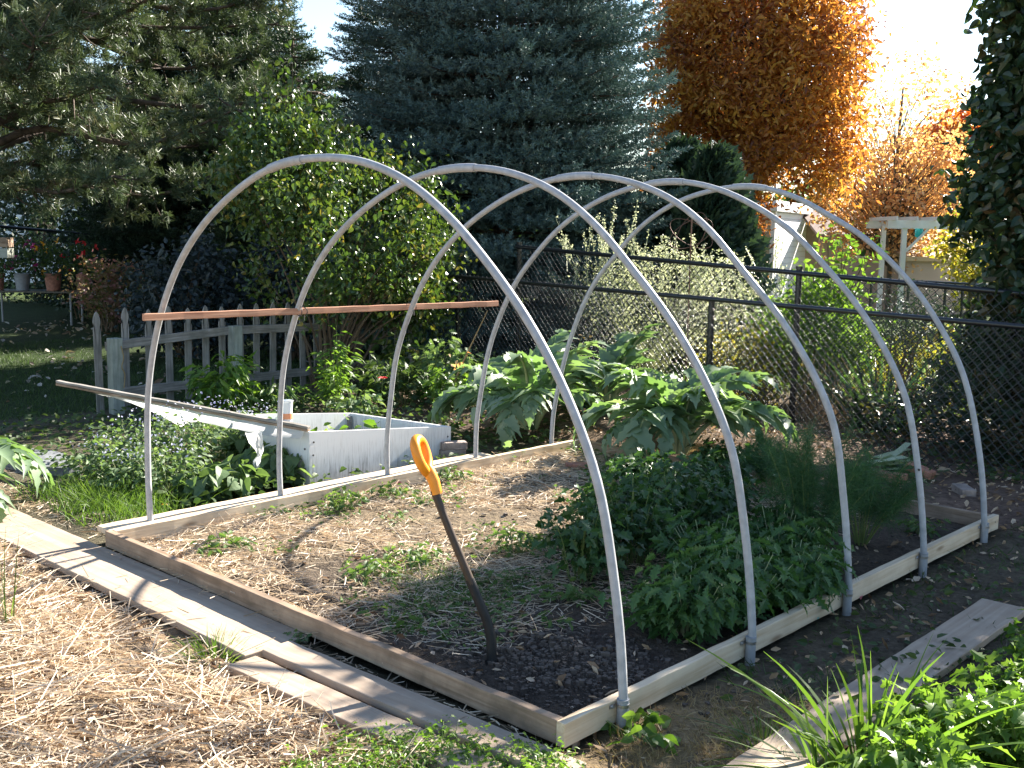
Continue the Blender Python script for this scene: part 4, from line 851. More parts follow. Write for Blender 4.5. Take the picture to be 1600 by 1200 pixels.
# leek tops thrown on the soil heap
t = thing('cut_leek_pile', 'pile of cut pale leek tops on the soil heap behind the back board', 'leek tops', G(1392, 722)); mb = MB()
for (p, q) in [((1366, 722), (1420, 702)), ((1366, 724), (1418, 716)), ((1362, 726), (1398, 727)), ((1370, 728), (1410, 726))]:
    p0, p1 = G(*p, .1), G(*q, .1); S = strand(p0, p1, .08, 8)
    for k in range(3): blades(mb, (p0+rng.normal(0, .02, 3))[None], (p1-p0)[None], np.linalg.norm(p1-p0)*random.uniform(.8, 1.1), .075, A3(0, 0, .05)+rng.normal(0, .08, 3), 5, prof=lambda s: 1-.3*s)
mb.build('leaves', M['leek'], t)

# ------------------------------------------------------------------ shrubs and trees
def env_pts(n, c, rad, shell=.55, cut=None):
    v = rdir(n); r = rng.uniform(shell**3, 1, n)**(1/3.); P = np.asarray(c)+v*r[:, None]*np.asarray(rad)
    if cut is not None: P = P[cut(P)]
    return P
def crown(mb, C, n_per, sig, size, T, zdroop=-.35, wid=1., zb=.6, tint=.5):
    k = len(C); P = (C[:, None]+rng.normal(0, 1, (k, n_per, 3))*np.asarray(sig)).reshape(-1, 3); m_ = len(P)
    X_ = rdir(m_, 0); X_[:, 2] = X_[:, 2]*.6+zdroop; cl = np.repeat(rng.uniform(0, 1, k), n_per)
    scatter(mb, T, P, X_, rdir(m_, zb), size*rng.uniform(.6, 1.2, m_), np.clip(tint*cl+(1-tint)*rng.uniform(0, 1, m_), 0, 1), wid)
def limbs(mb, base, top, r0, C, nl, r1=.02, seed=0, zlo=.3):
    base = np.asarray(base, float); top = np.asarray(top, float)
    S = spline([base, base+(top-base)*.35+rng.normal(0, .05, 3), base+(top-base)*.7+rng.normal(0, .08, 3), top], 16); tube(mb, S, np.linspace(r0, r1, 16), 9)
    idx = rng.permutation(len(C))[:nl]
    for c in C[idx]:
        f_ = np.clip((c[2]-base[2])/(top[2]-base[2])-.25, zlo*.5, .92); j = int(f_*15); s0 = S[j]
        md = s0*.45+c*.55+A3(0, 0, .12*np.linalg.norm(c-s0)*random.uniform(-.6, 1)); rr = max(.008, r0*(1-f_)*.5)
        tube(mb, spline([s0, md, c], 8), np.linspace(rr, .006, 8), 5)
def shrub(name, label, cat, base, C, n_per, sig, size, T, mat, barkmat='brown_stem', stems=14, group=None, wid=1., zdroop=-.3, zb=.6, sr=.014):
    t = thing(name, label, cat, base, group); base = np.asarray(base, float); mb = MB()
    for c in C[rng.permutation(len(C))[:stems]]:
        b0 = base+A3(random.uniform(-.15, .15), random.uniform(-.15, .15), 0); S = spline([b0, b0*.6+c*.4+A3(0, 0, .15*(c[2]-base[2])), c], 8); tube(mb, S, np.linspace(sr, sr*.3, 8), 5)
    mb.build('stems', M[barkmat], t); mb = MB(); crown(mb, C, n_per, sig, size, T, zdroop, wid, zb); mb.build('foliage', M[mat], t); return t
# vine covered lilac behind the picket fence
b = A3(-4.05, 4.6, 0)
def vcut(P):
    v = (P-CAM); x = 800+FPX*(v@_R)/(v@_d); return np.ones(len(P), bool)
C = np.concatenate([env_pts(210, (-4.1, 4.6, 1.7), (1.2, 1.4, 1.0), .55, lambda P: noise(P[:, 0]+P[:, 2]*1.3, P[:, 1]-P[:, 2]*.8, 1.5, 3) > -.12), env_pts(16, (-4.2, 4.25, 2.75), (.28, .35, .5), .2), env_pts(70, (-3.95, 5.3, 1.6), (.75, .85, .95), .5), env_pts(50, (-4.2, 4.2, 2.3), (.7, .8, .65), .4), env_pts(26, (-4.0, 5.9, 1.15), (.4, .55, .6), .3)])
spr = np.array([(-4.2+random.uniform(-.12, .12), 4.25+random.uniform(-.25, .25), 2.75+.13*k) for k in range(6)]+[(-4.1, 4.95+.05*random.uniform(-1, 1), 2.7+.09*k) for k in range(3)])
t = shrub('vine_covered_shrub', 'big vine covered lilac shrub with yellowing leaves behind the picket fence', 'shrub', b, C, 62, (.12, .12, .15), .064, T_HEART, 'vine', 'brown_stem', 46, None, .85, -.75, .2, .016)
mb = MB(); crown(mb, spr, 12, (.06, .06, .07), .075, T_HEART, -.5); mb.build('top_sprigs', M['vine'], t)['kind'] = 'stuff'
mb = MB(); 
for x_, y_, h_ in ((-4.2, 4.25, 3.45), (-4.12, 4.1, 3.2), (-4.25, 4.4, 3.1), (-4.1, 4.95, 2.95)): tube(mb, spline([(x_+.05, y_+.05, 1.6), (x_, y_, (1.6+h_)/2), (x_, y_, h_)], 8), np.linspace(.01, .003, 8), 5)
mb.build('sprig_stems', M['brown_stem'], t)['kind'] = 'stuff'
# white flowered shrub behind the fence
b = A3(-2.0, 7.55, -.03); C = env_pts(150, (-1.75, 7.6, .92), (1.5, .6, .62), .25)
t = shrub('white_flowered_shrub', 'wispy silvery shrub covered in tiny pale flowers behind the black fence', 'shrub', b, C, 46, (.11, .1, .11), .034, T_OVAL, 'whiteshrub', 'pale_stem', 60, None, .9, .1, .6, .006)
mb = MB(); ml = MB(); n = 120; xx = rng.uniform(-3.1, -.3, n); b0 = np.stack([xx, rng.normal(7.5, .2, n), rng.uniform(.9, 1.4, n)], 1); lean = rng.normal(0, .32, (n, 3)); tip = b0+unit(lean+A3(-.05, 0, .8))*(rng.uniform(.25, .8, n)*np.where(xx < -1.9, 1.15, .6))[:, None]
thin_tubes(mb, b0, tip, .005, .0025); mb.build('flower_stems', M['pale_stem'], t)
s = rng.uniform(.35, 1, (n, 36)); P = (b0[:, None]+(tip-b0)[:, None]*s[..., None]+rng.normal(0, .012, (n, 36, 3))).reshape(-1, 3); scatter(ml, T_OVAL, P, rdir(len(P)), rdir(len(P)), rng.uniform(.015, .03, len(P)), rng.uniform(.4, 1, len(P))); ml.build('flowers', M['whiteshrub'], t)
# other shrubs behind the fence
C = env_pts(130, (.1, 7.75, .72), (.62, .5, .62), .4); shrub('green_shrub', 'bright green leafy shrub behind the fence below the white shed', 'shrub', A3(.05, 7.75, -.03), C, 34, (.11, .11, .11), .075, T_OVAL, 'lime', 'brown_stem', 20, None, .9, -.1)
C = np.array([(.1+random.uniform(-.3, .5), 7.8, 1.25+random.uniform(0, .45)) for _ in range(9)]); shrub('green_shrub', 'yellow-green twiggy shrub top rising beside the white siding', 'shrub', A3(.1, 7.9, -.03), C, 22, (.09, .09, .12), .07, T_OVAL, 'lime', 'brown_stem', 12, None, .9, .2)
C = env_pts(60, (-.35, 7.2, .4), (.55, .3, .4), .2); shrub('yellow_shrub', 'low shrub with yellow autumn leaves behind the fence mesh', 'shrub', A3(-.35, 7.2, -.03), C, 26, (.1, .1, .1), .06, T_OVAL, 'yellowcover', 'brown_stem', 14)
C = env_pts(46, (1.1, 8.2, .4), (.55, .4, .35), .2); shrub('yellow_shrub', 'yellow-green low shrub behind the iris leaves', 'shrub', A3(1.1, 8.2, -.03), C, 26, (.1, .1, .1), .055, T_OVAL, 'yellowcover', 'brown_stem', 14)
C = env_pts(60, (1.0, 7.9, .9), (.45, .35, .35), .3); shrub('dark_shrub', 'dark green shrub below the pergola behind the fence', 'shrub', A3(1.0, 7.9, -.03), C, 34, (.09, .09, .09), .05, T_LANCE, 'arbor', 'brown_stem', 14)
mb = MB(); n = 240; P = np.stack([rng.normal(.65, .32, n), rng.normal(6.95, .1, n), rng.uniform(-.03, .02, n)], 1); blades(mb, P, np.stack([rng.normal(0, .25, n), rng.normal(0, .2, n), np.ones(n)], 1), rng.uniform(.25, .6, n), .008, rng.normal(0, .2, (n, 3)), 4, up=None)
tag(mb.build('dried_stems', M['chip'], loc=(.65, 6.95, 0)), 'clump of dry reddish brown stems at the foot of the fence post', 'dry plant')
blade_clump('iris_clump', 'clump of dark sword shaped iris leaves behind the fence mesh', 'iris', A3(1.2, 7.0, -.03), 90, .82, .55, .035, 'iris', .35, spread=.32, prof=lambda s: 1-.95*s**4)
# columnar tree with dark leaves on the right
def column_tree(base, label, cx, cy, rx, ry, H, ncl, nper):
    t = thing('columnar_tree', label, 'tree', base); mb = MB(); z = rng.uniform(.35, H, ncl); a = rng.uniform(0, 2*PI, ncl); rr = np.sqrt(rng.uniform(.15, 1, ncl))
    prof = np.clip((H+.15-z)/.4, .45, 1)**.6*(.96+.12*np.sin(z*3.1+a*2)); C = np.stack([cx+np.cos(a)*rr*rx*prof, cy+np.sin(a)*rr*ry*prof, z], 1)
    limbs(mb, base, A3(cx, cy, H*.97), .13, C, 70); mb.build('trunk', M['bark'], t); mb = MB(); crown(mb, C, nper, (.12, .12, .15), .1, T_HEART, -.6, .85, .25); mb.build('crown', M['columnar'], t); return t
column_tree(A3(3.1, 7.3, -.03), 'dark leafy columnar tree at the right edge beyond the fence', 3.12, 7.3, 1.38, .95, 4.08, 680, 46)
C = env_pts(90, (2.75, 6.35, .55), (.75, .45, .6), .3); shrub('shade_shrub', 'low dark shrub in shade at the foot of the columnar tree', 'shrub', A3(2.75, 6.35, -.03), C, 36, (.1, .1, .1), .06, T_LANCE, 'columnar', 'brown_stem', 20)
# conifers
def brush(mb, P, X, Ln, needles, nl, nw, rnd, ang=.75):
    """bottle-brush twigs: needles set round each twig, leaning forward"""
    k = len(P); X = unit(X); s = rng.uniform(0, 1, (k, needles)); o = P[:, None]+X[:, None]*(s*Ln[:, None])[..., None]
    rad = rng.normal(size=(k, needles, 3)); rad = rad-X[:, None]*np.sum(rad*X[:, None], -1, keepdims=True); d = unit(unit(rad)*ang+X[:, None]*(1-ang*.45)).reshape(-1, 3)
    o = o.reshape(-1, 3); m_ = len(o); side = unit(np.cross(d, rng.normal(size=(m_, 3)))); l = nl*rng.uniform(.7, 1.2, m_)[:, None]
    V = np.stack([o-side*nw*.5, o+side*nw*.5, o+d*l+side*nw*.25, o+d*l-side*nw*.25], 1)
    F = np.array([[0, 1, 2, 3]])[None]+(np.arange(m_)*4)[:, None, None]; mb.add(V.reshape(-1, 3), F.reshape(-1, 4), np.clip(np.repeat(rnd, needles)+rng.normal(0, .08, m_), 0, 1))
def spruce(base, H, R, label, mat='spruce', zmin=.25, dens=1., name='spruce_tree'):
    t = thing(name, label, 'tree', base); base = np.asarray(base, float); mb = MB(); tube(mb, [base-A3(0, 0, .1), base+A3(0, 0, H*.5), base+A3(0, 0, H)], [.2, .12, .01], 9)
    P_, X_, L_, R_ = [], [], [], []; z = zmin
    while z < H-.15:
        r = R*(1-z/H)**.8; nb = max(5, int((6+r*3.4)*dens)); a0 = random.uniform(0, 6.28)
        for i in range(nb):
            a = a0+2*PI*i/nb+random.uniform(-.2, .2); ln = r*random.uniform(.82, 1.1); h = A3(math.cos(a), math.sin(a), 0); sd = A3(-h[1], h[0], 0); q = random.uniform(0, 1)
            zz = z+random.uniform(-.12, .12); s = np.linspace(0, 1, 9)
            S = base+A3(0, 0, zz)+h*(ln*s)[:, None]+A3(0, 0, 1)*(ln*(.10*s-.30*s*s+.22*s**4))[:, None]; tube(mb, S, np.linspace(.022, .005, 9), 4, cap=False)
            m_ = int(6+ln*12)
            for j in range(m_):
                f_ = 1-.72*(j/m_)**1.1; c = base+A3(0, 0, zz)+h*ln*f_+A3(0, 0, ln*(.10*f_-.30*f_*f_+.22*f_**4)); sg = 1 if j % 2 else -1; wl = ln*(1-f_)*.62+.05
                for w_ in np.arange(0, wl, .18):
                    P_.append(c+sd*sg*w_+h*w_*.25+A3(0, 0, random.uniform(-.05, .03))); X_.append(h*random.uniform(.5, .9)+sd*sg*random.uniform(.1, .7)+A3(0, 0, random.uniform(.05, .5))); L_.append(random.uniform(.2, .34)); R_.append(.25+.35*q+random.uniform(0, .35))
            P_.append(S[-1]); X_.append(h+A3(0, 0, .3)); L_.append(.22); R_.append(.7)
        z += .23+.1*max(0, z-6.5)
    mb.build('trunk', M['bark'], t, smooth=True); mb = MB(); brush(mb, np.array(P_), np.array(X_), np.array(L_), 26, .05, .015, np.array(R_)); print('spruce twigs', len(P_)); mb.build('crown', M[mat], t); return t
spruce(A3(-5.8, 9.15, -.03), 12.6, 2.95, 'large blue spruce with layered silvery branches in the middle behind the fence')
# dark arborvitae beside the spruce
def arborvitae(base, H, R, label, n=2600):
    t = thing('arborvitae', label, 'tree', base, 'dark evergreens behind the garden'); base = np.asarray(base, float); mb = MB(); tube(mb, [base, base+A3(0, 0, H*.9)], [.08, .02], 7); mb.build('trunk', M['bark'], t)
    z = H*rng.uniform(.02, 1, n)**1.1; a = rng.uniform(0, 2*PI, n); r = R*np.clip((H-z)/H, 0, 1)**.55*rng.uniform(.6, 1.05, n)*(1+.12*np.sin(a*5+z*4)); h = np.stack([np.cos(a), np.sin(a), 0*a], 1)
    P = base+h*r[:, None]+A3(0, 0, 1)*z[:, None]; mb = MB(); scatter(mb, T_SERR, np.repeat(P, 3, 0)+rng.normal(0, .05, (n*3, 3)), np.repeat(h*.45, 3, 0)+A3(0, 0, .8)+rng.normal(0, .3, (n*3, 3)), np.repeat(np.cross(h, A3(0, 0, 1)), 3, 0)+rng.normal(0, .3, (n*3, 3)), rng.uniform(.15, .28, n*3), None, .8); mb.build('crown', M['arbor'], t)
arborvitae(D(1112, 470, 15.2)*A3(1, 1, 0), 2.75, .75, 'dark arborvitae between the blue spruce and the orange tree')
arborvitae(D(1060, 480, 16.5)*A3(1, 1, 0), 2.95, .8, 'dark arborvitae pressed against the right side of the blue spruce')
# pine at left
def pine(base, label):
    t = thing('pine_tree', label, 'tree', base); base = np.asarray(base, float); mb = MB(); Ht = 11
    tube(mb, spline([base-A3(0, 0, .1), base+A3(.1, .1, 3), base+A3(-.1, .2, 7), base+A3(0, 0, Ht)], 14), np.linspace(.3, .06, 14), 10); P_, X_, R_ = [], [], []
    for i in range(130):
        z = .6+1.15+(7.6)*(i/130.)**.9; a = i*2.4+random.uniform(-.4, .4); ln = (5.3-.28*max(0, z-3))*random.uniform(.72, 1.06)*(1 if z > 2.3 else .85); h = A3(math.cos(a), math.sin(a), 0)
        if h@_R < -.45: continue
        S = spline([base+A3(0, 0, z), base+A3(0, 0, z+.12*ln)+h*ln*.35+rng.normal(0, .1, 3), base+A3(0, 0, z+.1*ln)+h*ln*.7+rng.normal(0, .15, 3), base+A3(0, 0, z+.16*ln)+h*ln], 14); tube(mb, S, np.linspace(.075, .012, 14), 6)
        for j in range(4, 14):
            for kk in range(4):
                sd = unit(rng.normal(0, 1, 3)*A3(1, 1, .5)+h*.5); sl = random.uniform(.25, .85)*(1.05-j/22.); e = S[j]+sd*sl+A3(0, 0, .12*sl); tube(mb, [S[j], (S[j]+e)/2+A3(0, 0, -.03), e], [.014, .01, .005], 4, cap=False)
                q = random.uniform(0, 1)
                for m_ in range(6):
                    f_ = random.uniform(.45, 1.05); P_.append(S[j]+(e-S[j])*f_+rng.normal(0, .07, 3)); X_.append(sd*.7+A3(0, 0, .55)+rng.normal(0, .45, 3)); R_.append(.15+.45*q+random.uniform(0, .35))
    mb.build('trunk', M['bark'], t, smooth=True); mb = MB(); P_ = np.array(P_); print('pine tufts', len(P_)); ok = infr(P_, .35) & ((P_-base)@_R < 4.95+.25*np.sin(P_[:, 2]*2.3)) | (rng.uniform(0, 1, len(P_)) < .35) & ((P_-base)@_R < 4.9); P_ = P_[ok]; X_ = np.array(X_)[ok]; R_ = np.array(R_)[ok]
    brush(mb, P_, X_, np.full(len(P_), .12), 26, .12, .012, R_, .85); mb.build('crown', M['pine'], t)
pine(D(-70, 500, 16.5)*A3(1, 1, 0), 'big long needled pine filling the upper left')
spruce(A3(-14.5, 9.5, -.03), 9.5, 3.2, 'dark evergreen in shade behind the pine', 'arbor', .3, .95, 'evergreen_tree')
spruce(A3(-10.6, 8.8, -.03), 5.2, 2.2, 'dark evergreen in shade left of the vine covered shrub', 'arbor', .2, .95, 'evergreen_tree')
spruce(A3(-14.2, 14.2, -.03), 9., 3.4, 'tall dark evergreen added to shade the lawn, far behind the shaded flower table', 'arbor', .3, .6, 'evergreen_tree'); spruce(A3(-17.5, 12.5, -.03), 9., 3.4, 'broad dark evergreen at the far left beyond the shaded fence', 'arbor', .3, .6, 'evergreen_tree')  # the first evergreen is added to cast shade over the left lawn
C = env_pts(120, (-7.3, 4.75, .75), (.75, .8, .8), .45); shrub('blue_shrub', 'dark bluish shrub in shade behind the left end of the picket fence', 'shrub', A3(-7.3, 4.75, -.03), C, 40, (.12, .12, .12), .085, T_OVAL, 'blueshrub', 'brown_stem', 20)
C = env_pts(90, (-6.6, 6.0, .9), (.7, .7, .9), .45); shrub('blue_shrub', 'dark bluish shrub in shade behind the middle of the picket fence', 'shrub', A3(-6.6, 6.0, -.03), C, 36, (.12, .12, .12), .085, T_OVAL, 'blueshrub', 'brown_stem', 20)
b = D(172, 430, 18)*A3(1, 1, 0); C = env_pts(70, b+A3(0, 0, .75), (.55, .6, .5), .35); shrub('pink_shrub', 'shrub with pinkish autumn leaves in front of the shaded fence', 'shrub', b, C, 36, (.11, .11, .11), .075, T_OVAL, 'pinkshrub', 'brown_stem', 18)
b = D(215, 330, 25)*A3(1, 1, 0); C = env_pts(150, b+A3(0, 0, 1.6), (1.7, 1.4, 1.5), .3); shrub('green_shrub', 'round green bush beyond the shaded fence under the pine', 'shrub', b, C, 34, (.2, .2, .2), .12, T_OVAL, 'greenshrub', 'brown_stem', 18)
b = D(60, 330, 25)*A3(1, 1, 0); C = env_pts(200, b+A3(0, 0, 2.), (2.2, 1.6, 2.1), .3); shrub('dark_shrub', 'dark bush beyond the shaded fence at the left edge', 'shrub', b, C, 34, (.22, .22, .22), .13, T_OVAL, 'arbor', 'brown_stem', 18)
b = D(130, 440, 20.5)*A3(1, 1, 0); C = env_pts(50, b+A3(0, 0, .6), (.6, .5, .5), .3); shrub('dark_shrub', 'dark leafy shrub beneath the pine left of the pink one', 'shrub', b, C, 30, (.14, .14, .14), .1, T_OVAL, 'arbor', 'brown_stem', 12)
# flower pots on a bench in deep shade
b = D(75, 455, 19.5); t = thing('garden_table', 'dark metal garden table in deep shade at the left carrying potted flowers', 'table', (b[0], b[1], 0)); tr = unit(A3(_R[0], _R[1], 0)); dp = A3(-tr[1], tr[0], 0)
zt = b[2]
a = MB(); box(a, (b[0], b[1], zt), (2.2, .6, .03), frame_of(tr)); a.build('tabletop', M['black_metal'], t)
for u_ in (-.95, .5, .95):
    for s in (-.25, .25):
        a = MB(); p = A3(b[0], b[1], 0)+tr*u_+dp*s; tube(a, [p+A3(0, 0, -.02), p+A3(0, 0, zt)], .02, 8); a.build('leg', M['sleeve'], t)
for u_, r_, mat_, pm, lab, fm in [(-.45, .14, 'white_paint', 'sleeve', 'pale bucket planted with pink flowers on the shaded table', 'flower_pink'), (.1, .15, 'brick', 'brick', 'flower pot with orange and pink flowers on the shaded table', 'flower_orange'), (.65, .13, 'brick', 'brick', 'flower pot with red flowers at the right end of the shaded table', 'flower_red'), (-.9, .13, 'brick', 'brick', 'flower pot with pink flowers at the left end of the shaded table', 'flower_pink')]:
    c = A3(b[0], b[1], zt+.015)+tr*u_; p = thing('flower_pot', lab, 'flower pot', c, 'flower pots on the shaded table'); a = MB(); tube(a, [c, c+A3(0, 0, .3)], [r_*.75, r_], 14); a.build('pot', M[pm], p, smooth=True)
    C = env_pts(16, c+A3(0, 0, .55), (.36, .32, .3), .2); mb = MB(); crown(mb, C, 26, (.09, .09, .09), .07, T_OVAL); mb.build('foliage', M['greenshrub'], p)
    k = 8; mb = MB(); P = env_pts(k, c+A3(0, 0, .58), (.42, .36, .34), .8); scatter(mb, T_OVAL, np.repeat(P, 5, 0), rdir(5*k), rdir(5*k), .07); mb.build('flowers', M[fm], p)['kind'] = 'stuff'
c = D(5, 385, 15); 
for k, (h, lab, mt_) in enumerate(((-.0, 'lower weathered timber of the pair at the left edge', 'post_wood'), (.145, 'upper brown timber of the pair at the left edge', 'aged_wood'))):
    o = board('stacked_timber', c-tr*1.0+A3(0, 0, h-.09), c+tr*.1+A3(0, 0, h-.09), .2, .13, M[mt_]); tag(o, lab, 'timber', 'timbers stacked on the wood rack')
a = MB(); p = c-tr*.5
wr = thing('wood_rack', 'wooden rack holding two timbers at the left edge', 'rack', (p[0], p[1], 0))
for u_ in (-.3, .3): o = board('leg', A3(p[0], p[1], -.05)+tr*u_, A3(p[0], p[1], c[2]-.157)+tr*u_, .1, .1, M['aged_wood'], wr)
# autumn trees
def broad(name, label, base, C, top, r0, n_per, sig, size, T, mat, nl, bark='bark', group=None, zd=-.45, wid=1., zb=.5, lf=.45):
    t = thing(name, label, 'tree', base, group); mb = MB(); limbs(mb, base, top, r0, C[C[:, 2] > base[2]+lf*(top[2]-base[2])], nl); mb.build('trunk', M[bark], t, smooth=True); mb = MB(); crown(mb, C, n_per, sig, size, T, zd, wid, zb); mb.build('crown', M[mat], t); return t
b = D(1165, 470, 22)*A3(1, 1, 0); C = env_pts(680, b+A3(0, 0, 4.6), (2.1, 2.0, 3.4), .5); C = C[C[:, 2] > 2.35+.3*np.sin(C[:, 0]*2)]; C[:, :2] = b[:2]+(C[:, :2]-b[:2])*(1+.28*np.clip((3.6-C[:, 2:3])/2, 0, 1))*np.clip(.62+C[:, 2:3]*.13, 0, 1)**.0
C = np.concatenate([C, np.array([D(px, py, 21.5) for px, py in ((1150, 365), (1180, 350), (1172, 375), (1120, 300), (1110, 270), (1135, 320), (1160, 300), (1185, 310), (1090, 240), (1195, 318), (1150, 280), (1170, 330), (1240, 290), (1285, 275), (1290, 265), (1310, 250), (1330, 200), (1320, 130), (1140, 340), (1165, 330), (1180, 335))])])
px_ = 800+FPX*((C-CAM)@_R)/((C-CAM)@_d); py_ = 600-FPX*((C-CAM)@_U)/((C-CAM)@_d); C = C[~((px_ > 1195) & (py_ > 292))]
broad('orange_ash_tree', 'tall rusty orange ash tree to the right of the blue spruce', b, C, b+A3(0, 0, 7.3),   .2, 92, (.2, .2, .21), .135, T_LANCE, 'ash', 170, 'bark', None, -.5, 1.5, .5, .62)
b = D(1392, 440, 26)*A3(1, 1, 0); C = env_pts(110, b+A3(0, 0, 3.9), (1.75, 1.6, 2.4), .5); C2 = env_pts(200, b+A3(-.1, 0, 2.8), (2.0, 1.5, 1.45), .25); C = np.concatenate([C, C2, C2+rng.normal(0, .2, C2.shape)])
broad('sparse_golden_tree', 'thin golden tree with bare upper twigs beyond the pergola', b, C, b+A3(0, 0, 5.2), .1, 20, (.2, .2, .2), .115, T_OVAL, 'gold', 200, 'grey_bark')
b = D(1482, 440, 33)*A3(1, 1, 0); C = env_pts(150, b+A3(0, 0, 3.6), (1.25, 1.1, 1.9), .3); broad('flame_tree', 'red-orange maple glimpsed left of the dark columnar tree', b, C, b+A3(0, 0, 5.2), .15, 70, (.25, .25, .25), .2, T_OVAL, 'flame', 40)
b = D(1560, 440, 21)*A3(1, 1, 0); C = env_pts(50, b+A3(-.35, 0, 1.5), (.75, .7, 1.0), .3); broad('yellow_green_tree', 'small yellow-green tree behind the columnar tree by the tan wall', b, C, b+A3(0, 0, 2.6), .08, 50, (.18, .18, .18), .11, T_OVAL, 'yellowcover', 26)
# distant treeline closing the horizon
mb = MB()
for k in range(150):
    px = -250+2200*k/150.+random.uniform(-10, 10); tt = random.uniform(62, 85); c = D(px, 430, tt)*A3(1, 1, 0); h = random.uniform(2.2, 5.0)*(1 if px < 350 or px > 520 else .8); C = env_pts(16, c+A3(0, 0, h*.55), (2.6, 2.2, h*.5), .2); crown(mb, C, 16, (.5, .5, .45), .75, T_OVAL, -.2)
tag(mb.build('distant_treeline', M['greenshrub']), kind='stuff')

# ------------------------------------------------------------------ buildings and yard things
def house_box(t, name, c, sx, sy, z0, z1, rz, mat, th=0.):
    a = MB(); box(a, (0, 0, (z0+z1)/2), (sx, sy, z1-z0)); o = a.build(name, mat, None); o.parent = t; o.rotation_euler = (0, 0, rz); return o
def local(name, mb, mat, t, rz): o = mb.build(name, mat, None); o.parent = t; o.rotation_euler = (0, 0, rz); return o
# white shed: corner seen between tan face (left) and white siding face (right)
cn = D(1207, 380, 30); az = math.radians(17); e1 = A3(math.cos(az), math.sin(az), 0); e2 = A3(-math.sin(az), math.cos(az), 0)    # e1: normal of white face
wd_, ln_ = 3.6, 6.6; ctr = cn*A3(1, 1, 0)-e1*wd_/2+e2*ln_/2
sh = thing('garden_shed', 'white sided shed with a tan end wall and flat white eave under the orange tree', 'shed', ctr); zt = 2.42
a = MB(); box(a, (0, 0, zt/2-.1), (wd_-.04, ln_-.04, zt+.2)); local('wall', a, M['siding'], sh, az)
a = MB(); box(a, (0, -ln_/2, zt/2-.1), (wd_-.02, .05, zt+.2)); local('end_wall', a, M['tan_siding'], sh, az)
a = MB(); box(a, (wd_/2, -ln_/2, zt/2-.1), (.12, .12, zt+.2)); box(a, (wd_/2, ln_/2, zt/2-.1), (.12, .12, zt+.2)); local('corner_trim', a, M['white_paint'], sh, az)
a = MB(); box(a, (.0, 0, zt+.11), (wd_+.24, ln_+.3, .22), bev=.01); box(a, (0, 0, zt+.26), (wd_+.16, ln_+.2, .08)); local('roof', a, M['white_paint'], sh, az)
c2 = D(1312, 380, 33)*A3(1, 1, 0); po = thing('porch', 'brown shingled porch roof on posts behind the white shed', 'porch', c2)
a = MB(); V = np.array([(-1., -1.2, 1.75), (1., -1.2, 1.75), (1., 1.2, 2.5), (-1., 1.2, 2.5)]); V2 = V+A3(0, 0, .08); a.add(np.concatenate([V, V2]), [(3, 2, 1, 0), (4, 5, 6, 7), (0, 1, 5, 4), (2, 3, 7, 6), (1, 2, 6, 5), (3, 0, 4, 7)]); local('roof', a, M['shingle'], po, math.radians(43))
a = MB(); box(a, (0, 1.1, 1.1), (1.9, .1, 2.4)); local('wall', a, M['stucco'], po, math.radians(43))
for s in (-.85, .85): a = MB(); box(a, (s, -1., .85), (.1, .1, 1.74)); local('post', a, M['aged_wood'], po, math.radians(43))
# tan low building on the right
c2 = D(1455, 430, 27)*A3(1, 1, 0); tb = thing('tan_garage', 'low tan garage with sloping roof beyond the railing at right', 'garage', c2); rz = math.atan2(_R[1], _R[0])+.25
a = MB(); box(a, (0, 0, .62), (3.2, 2.6, 1.3)); local('wall', a, M['stucco'], tb, rz)
a = MB(); V = np.array([(-1.75, -1.5, 1.22), (1.75, -1.5, 1.22), (1.75, 1.5, 1.95), (-1.75, 1.5, 1.95)]); V2 = V+A3(0, 0, .1); a.add(np.concatenate([V, V2]), [(3, 2, 1, 0), (4, 5, 6, 7), (0, 1, 5, 4), (2, 3, 7, 6), (1, 2, 6, 5), (3, 0, 4, 7)]); local('roof', a, M['tan_wall'], tb, rz)
# pergola
pc = D(1405, 486, 23.5)*A3(1, 1, 0); pg = thing('pergola', 'white garden pergola with a lattice of rafters beyond the fence', 'pergola', pc); rz = math.atan2(_R[1], _R[0])-.06
zt = D(1405, 352, 23.5)[2]
for (x_, y_) in ((0, 0), (2.1, 0), (0, 1.6), (2.1, 1.6)): a = MB(); box(a, (x_, y_, zt/2-.05), (.1, .1, zt+.1)); local('post', a, M['white_paint'], pg, rz)
for y_ in (-.07, 1.67): a = MB(); box(a, (1.0, y_, zt+.02), (2.75, .04, .17)); local('beam', a, M['white_paint'], pg, rz)
for k in range(7): a = MB(); box(a, (-.25+k*.42, .8, zt+.145), (.04, 2.2, .08)); local('rafter', a, M['white_paint'], pg, rz)
for s in (1,): a = MB(); bar(a, (.05, -.03, zt-.55), (.5, -.03, zt-.06), .05, .05); local('brace', a, M['white_paint'], pg, rz)
c = D(1436, 362, 23.3); hf = thing('hanging_feeder', 'turquoise hanging feeder under the white pergola beam', 'feeder', c); a = MB(); tube(a, [c-A3(0, 0, .13), c-A3(0, 0, .1), c+A3(0, 0, .08), c+A3(0, 0, .13)], [.03, .085, .085, .03], 12); a.build('bottle', M['turquoise'], hf, smooth=True); a = MB(); tube(a, [c+A3(0, 0, .13), c+A3(0, 0, .3)], .006, 5); a.build('wire', M['black_metal'], hf)
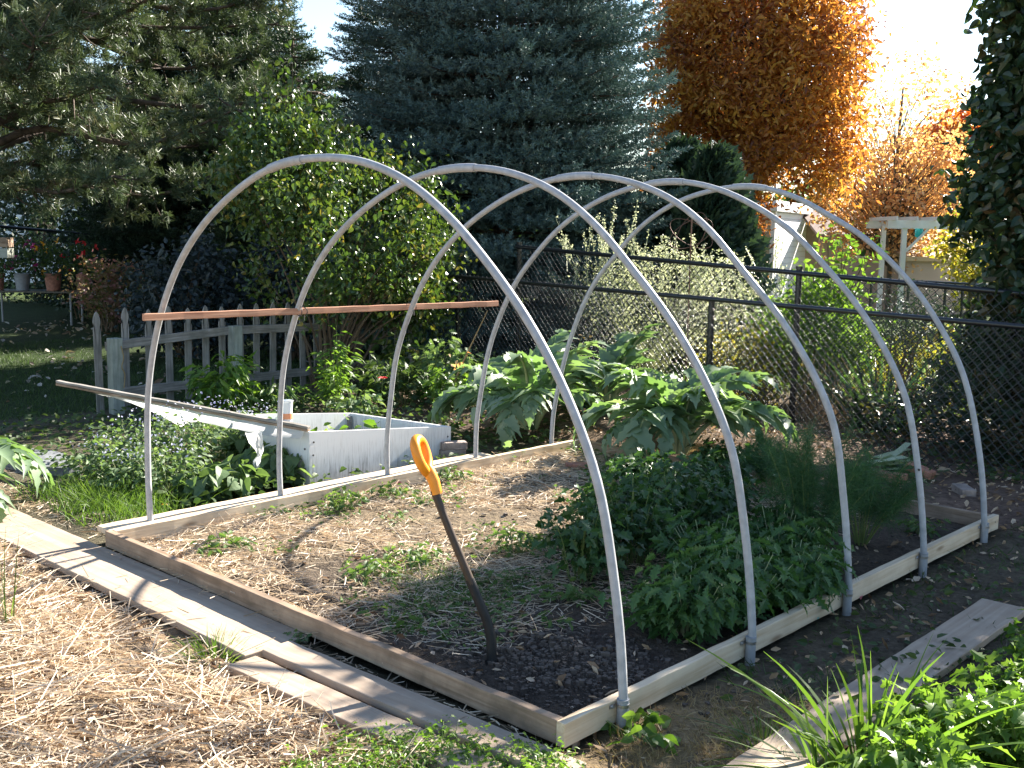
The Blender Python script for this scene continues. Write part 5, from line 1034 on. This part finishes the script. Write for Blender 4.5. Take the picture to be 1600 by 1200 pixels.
# armillary wire ornament
c = D(1080, 365, 11.6); t = thing('wire_ornament', 'rusty wire orbit ornament on a stake in front of the dark arborvitae', 'ornament', (c[0], c[1], 0))
a = MB(); tube(a, [(c[0], c[1], 0), c+A3(0, 0, .24)], .008, 6); a.build('stake', M['copper'], t)
for k, (tx, ty) in enumerate(((.9, .2), (-.9, .3), (3., .4))):
    th = np.linspace(0, 2*PI, 33); u_ = unit(_R+_U*tx*.6); v_ = unit(_U*1.-_R*tx*.6+_d*ty); a = MB(); tube(a, c+u_*(np.cos(th)*.25)[:, None]+v_*(np.sin(th)*.13)[:, None], .004, 6); a.build('ring', M['copper'], t)
# small white topped lanterns among the plants
for px, py, tt, lab in ((1374, 545, 11.5, 'small garden lantern with white cap among the iris tips'), (1481, 556, 11.2, 'small garden lantern with white cap left of the columnar tree')):
    c = D(px, py, tt); t = thing('garden_lantern', lab, 'lantern', (c[0], c[1], 0), 'white capped garden lanterns'); a = MB(); tube(a, [(c[0], c[1], -.05), (c[0], c[1], c[2]-.14)], .015, 6); a.build('stake', M['black_metal'], t)
    a = MB(); tube(a, [c-A3(0, 0, .14), c-A3(0, 0, .01)], .05, 8); a.build('body', M['sleeve'], t); a = MB(); tube(a, [c-A3(0, 0, .01), c+A3(0, 0, .01), c+A3(0, 0, .03)], [.085, .08, .02], 10); a.build('cap', M['white_paint'], t)
# neighbour house on the left
hc = D(250, 440, 37)*A3(1, 1, 0); hs = thing('white_house', 'white sided house with grey roof seen through the pine and lilac', 'house', hc); rz = math.atan2(_R[1], _R[0])-.25
a = MB(); box(a, (0, 0, 2.1), (7.6, 8, 4.3)); local('wall', a, M['siding'], hs, rz)
a = MB(); a.add([(-3.8, -3.99, 4.25), (3.8, -3.99, 4.25), (0, -3.99, 6.3), (-3.8, 3.99, 4.25), (3.8, 3.99, 4.25), (0, 3.99, 6.3)], [(0, 1, 2), (4, 3, 5)]); local('gable', a, M['siding'], hs, rz)
a = MB()
for s in (-1, 1):
    V = np.array([(s*4.15, -4.4, 4.1), (s*4.15, 4.4, 4.1), (0, 4.4, 6.4), (0, -4.4, 6.4)]); a.add(np.concatenate([V, V+A3(0, 0, .14)]), [(0, 1, 2, 3), (7, 6, 5, 4), (0, 3, 7, 4), (1, 0, 4, 5), (2, 1, 5, 6)])
local('roof', a, M['grey_roof'], hs, rz)
for x_, z_ in ((1.8, 1.6), (1.0, 4.0), (-1.4, 1.6)):
    a = MB(); 
    for bx, bz_, w_, h_ in ((0, .62, 1.1, .1), (0, -.62, 1.1, .1), (-.5, 0, .1, 1.14), (.5, 0, .1, 1.14)): box(a, (x_+bx, -4.02, z_+bz_), (w_, .08, h_))
    f_ = local('window', a, M['white_paint'], hs, rz); a = MB(); box(a, (x_, -4.005, z_), (.9, .02, 1.14)); p_ = a.build('pane', M['glass'], None); p_.parent = f_
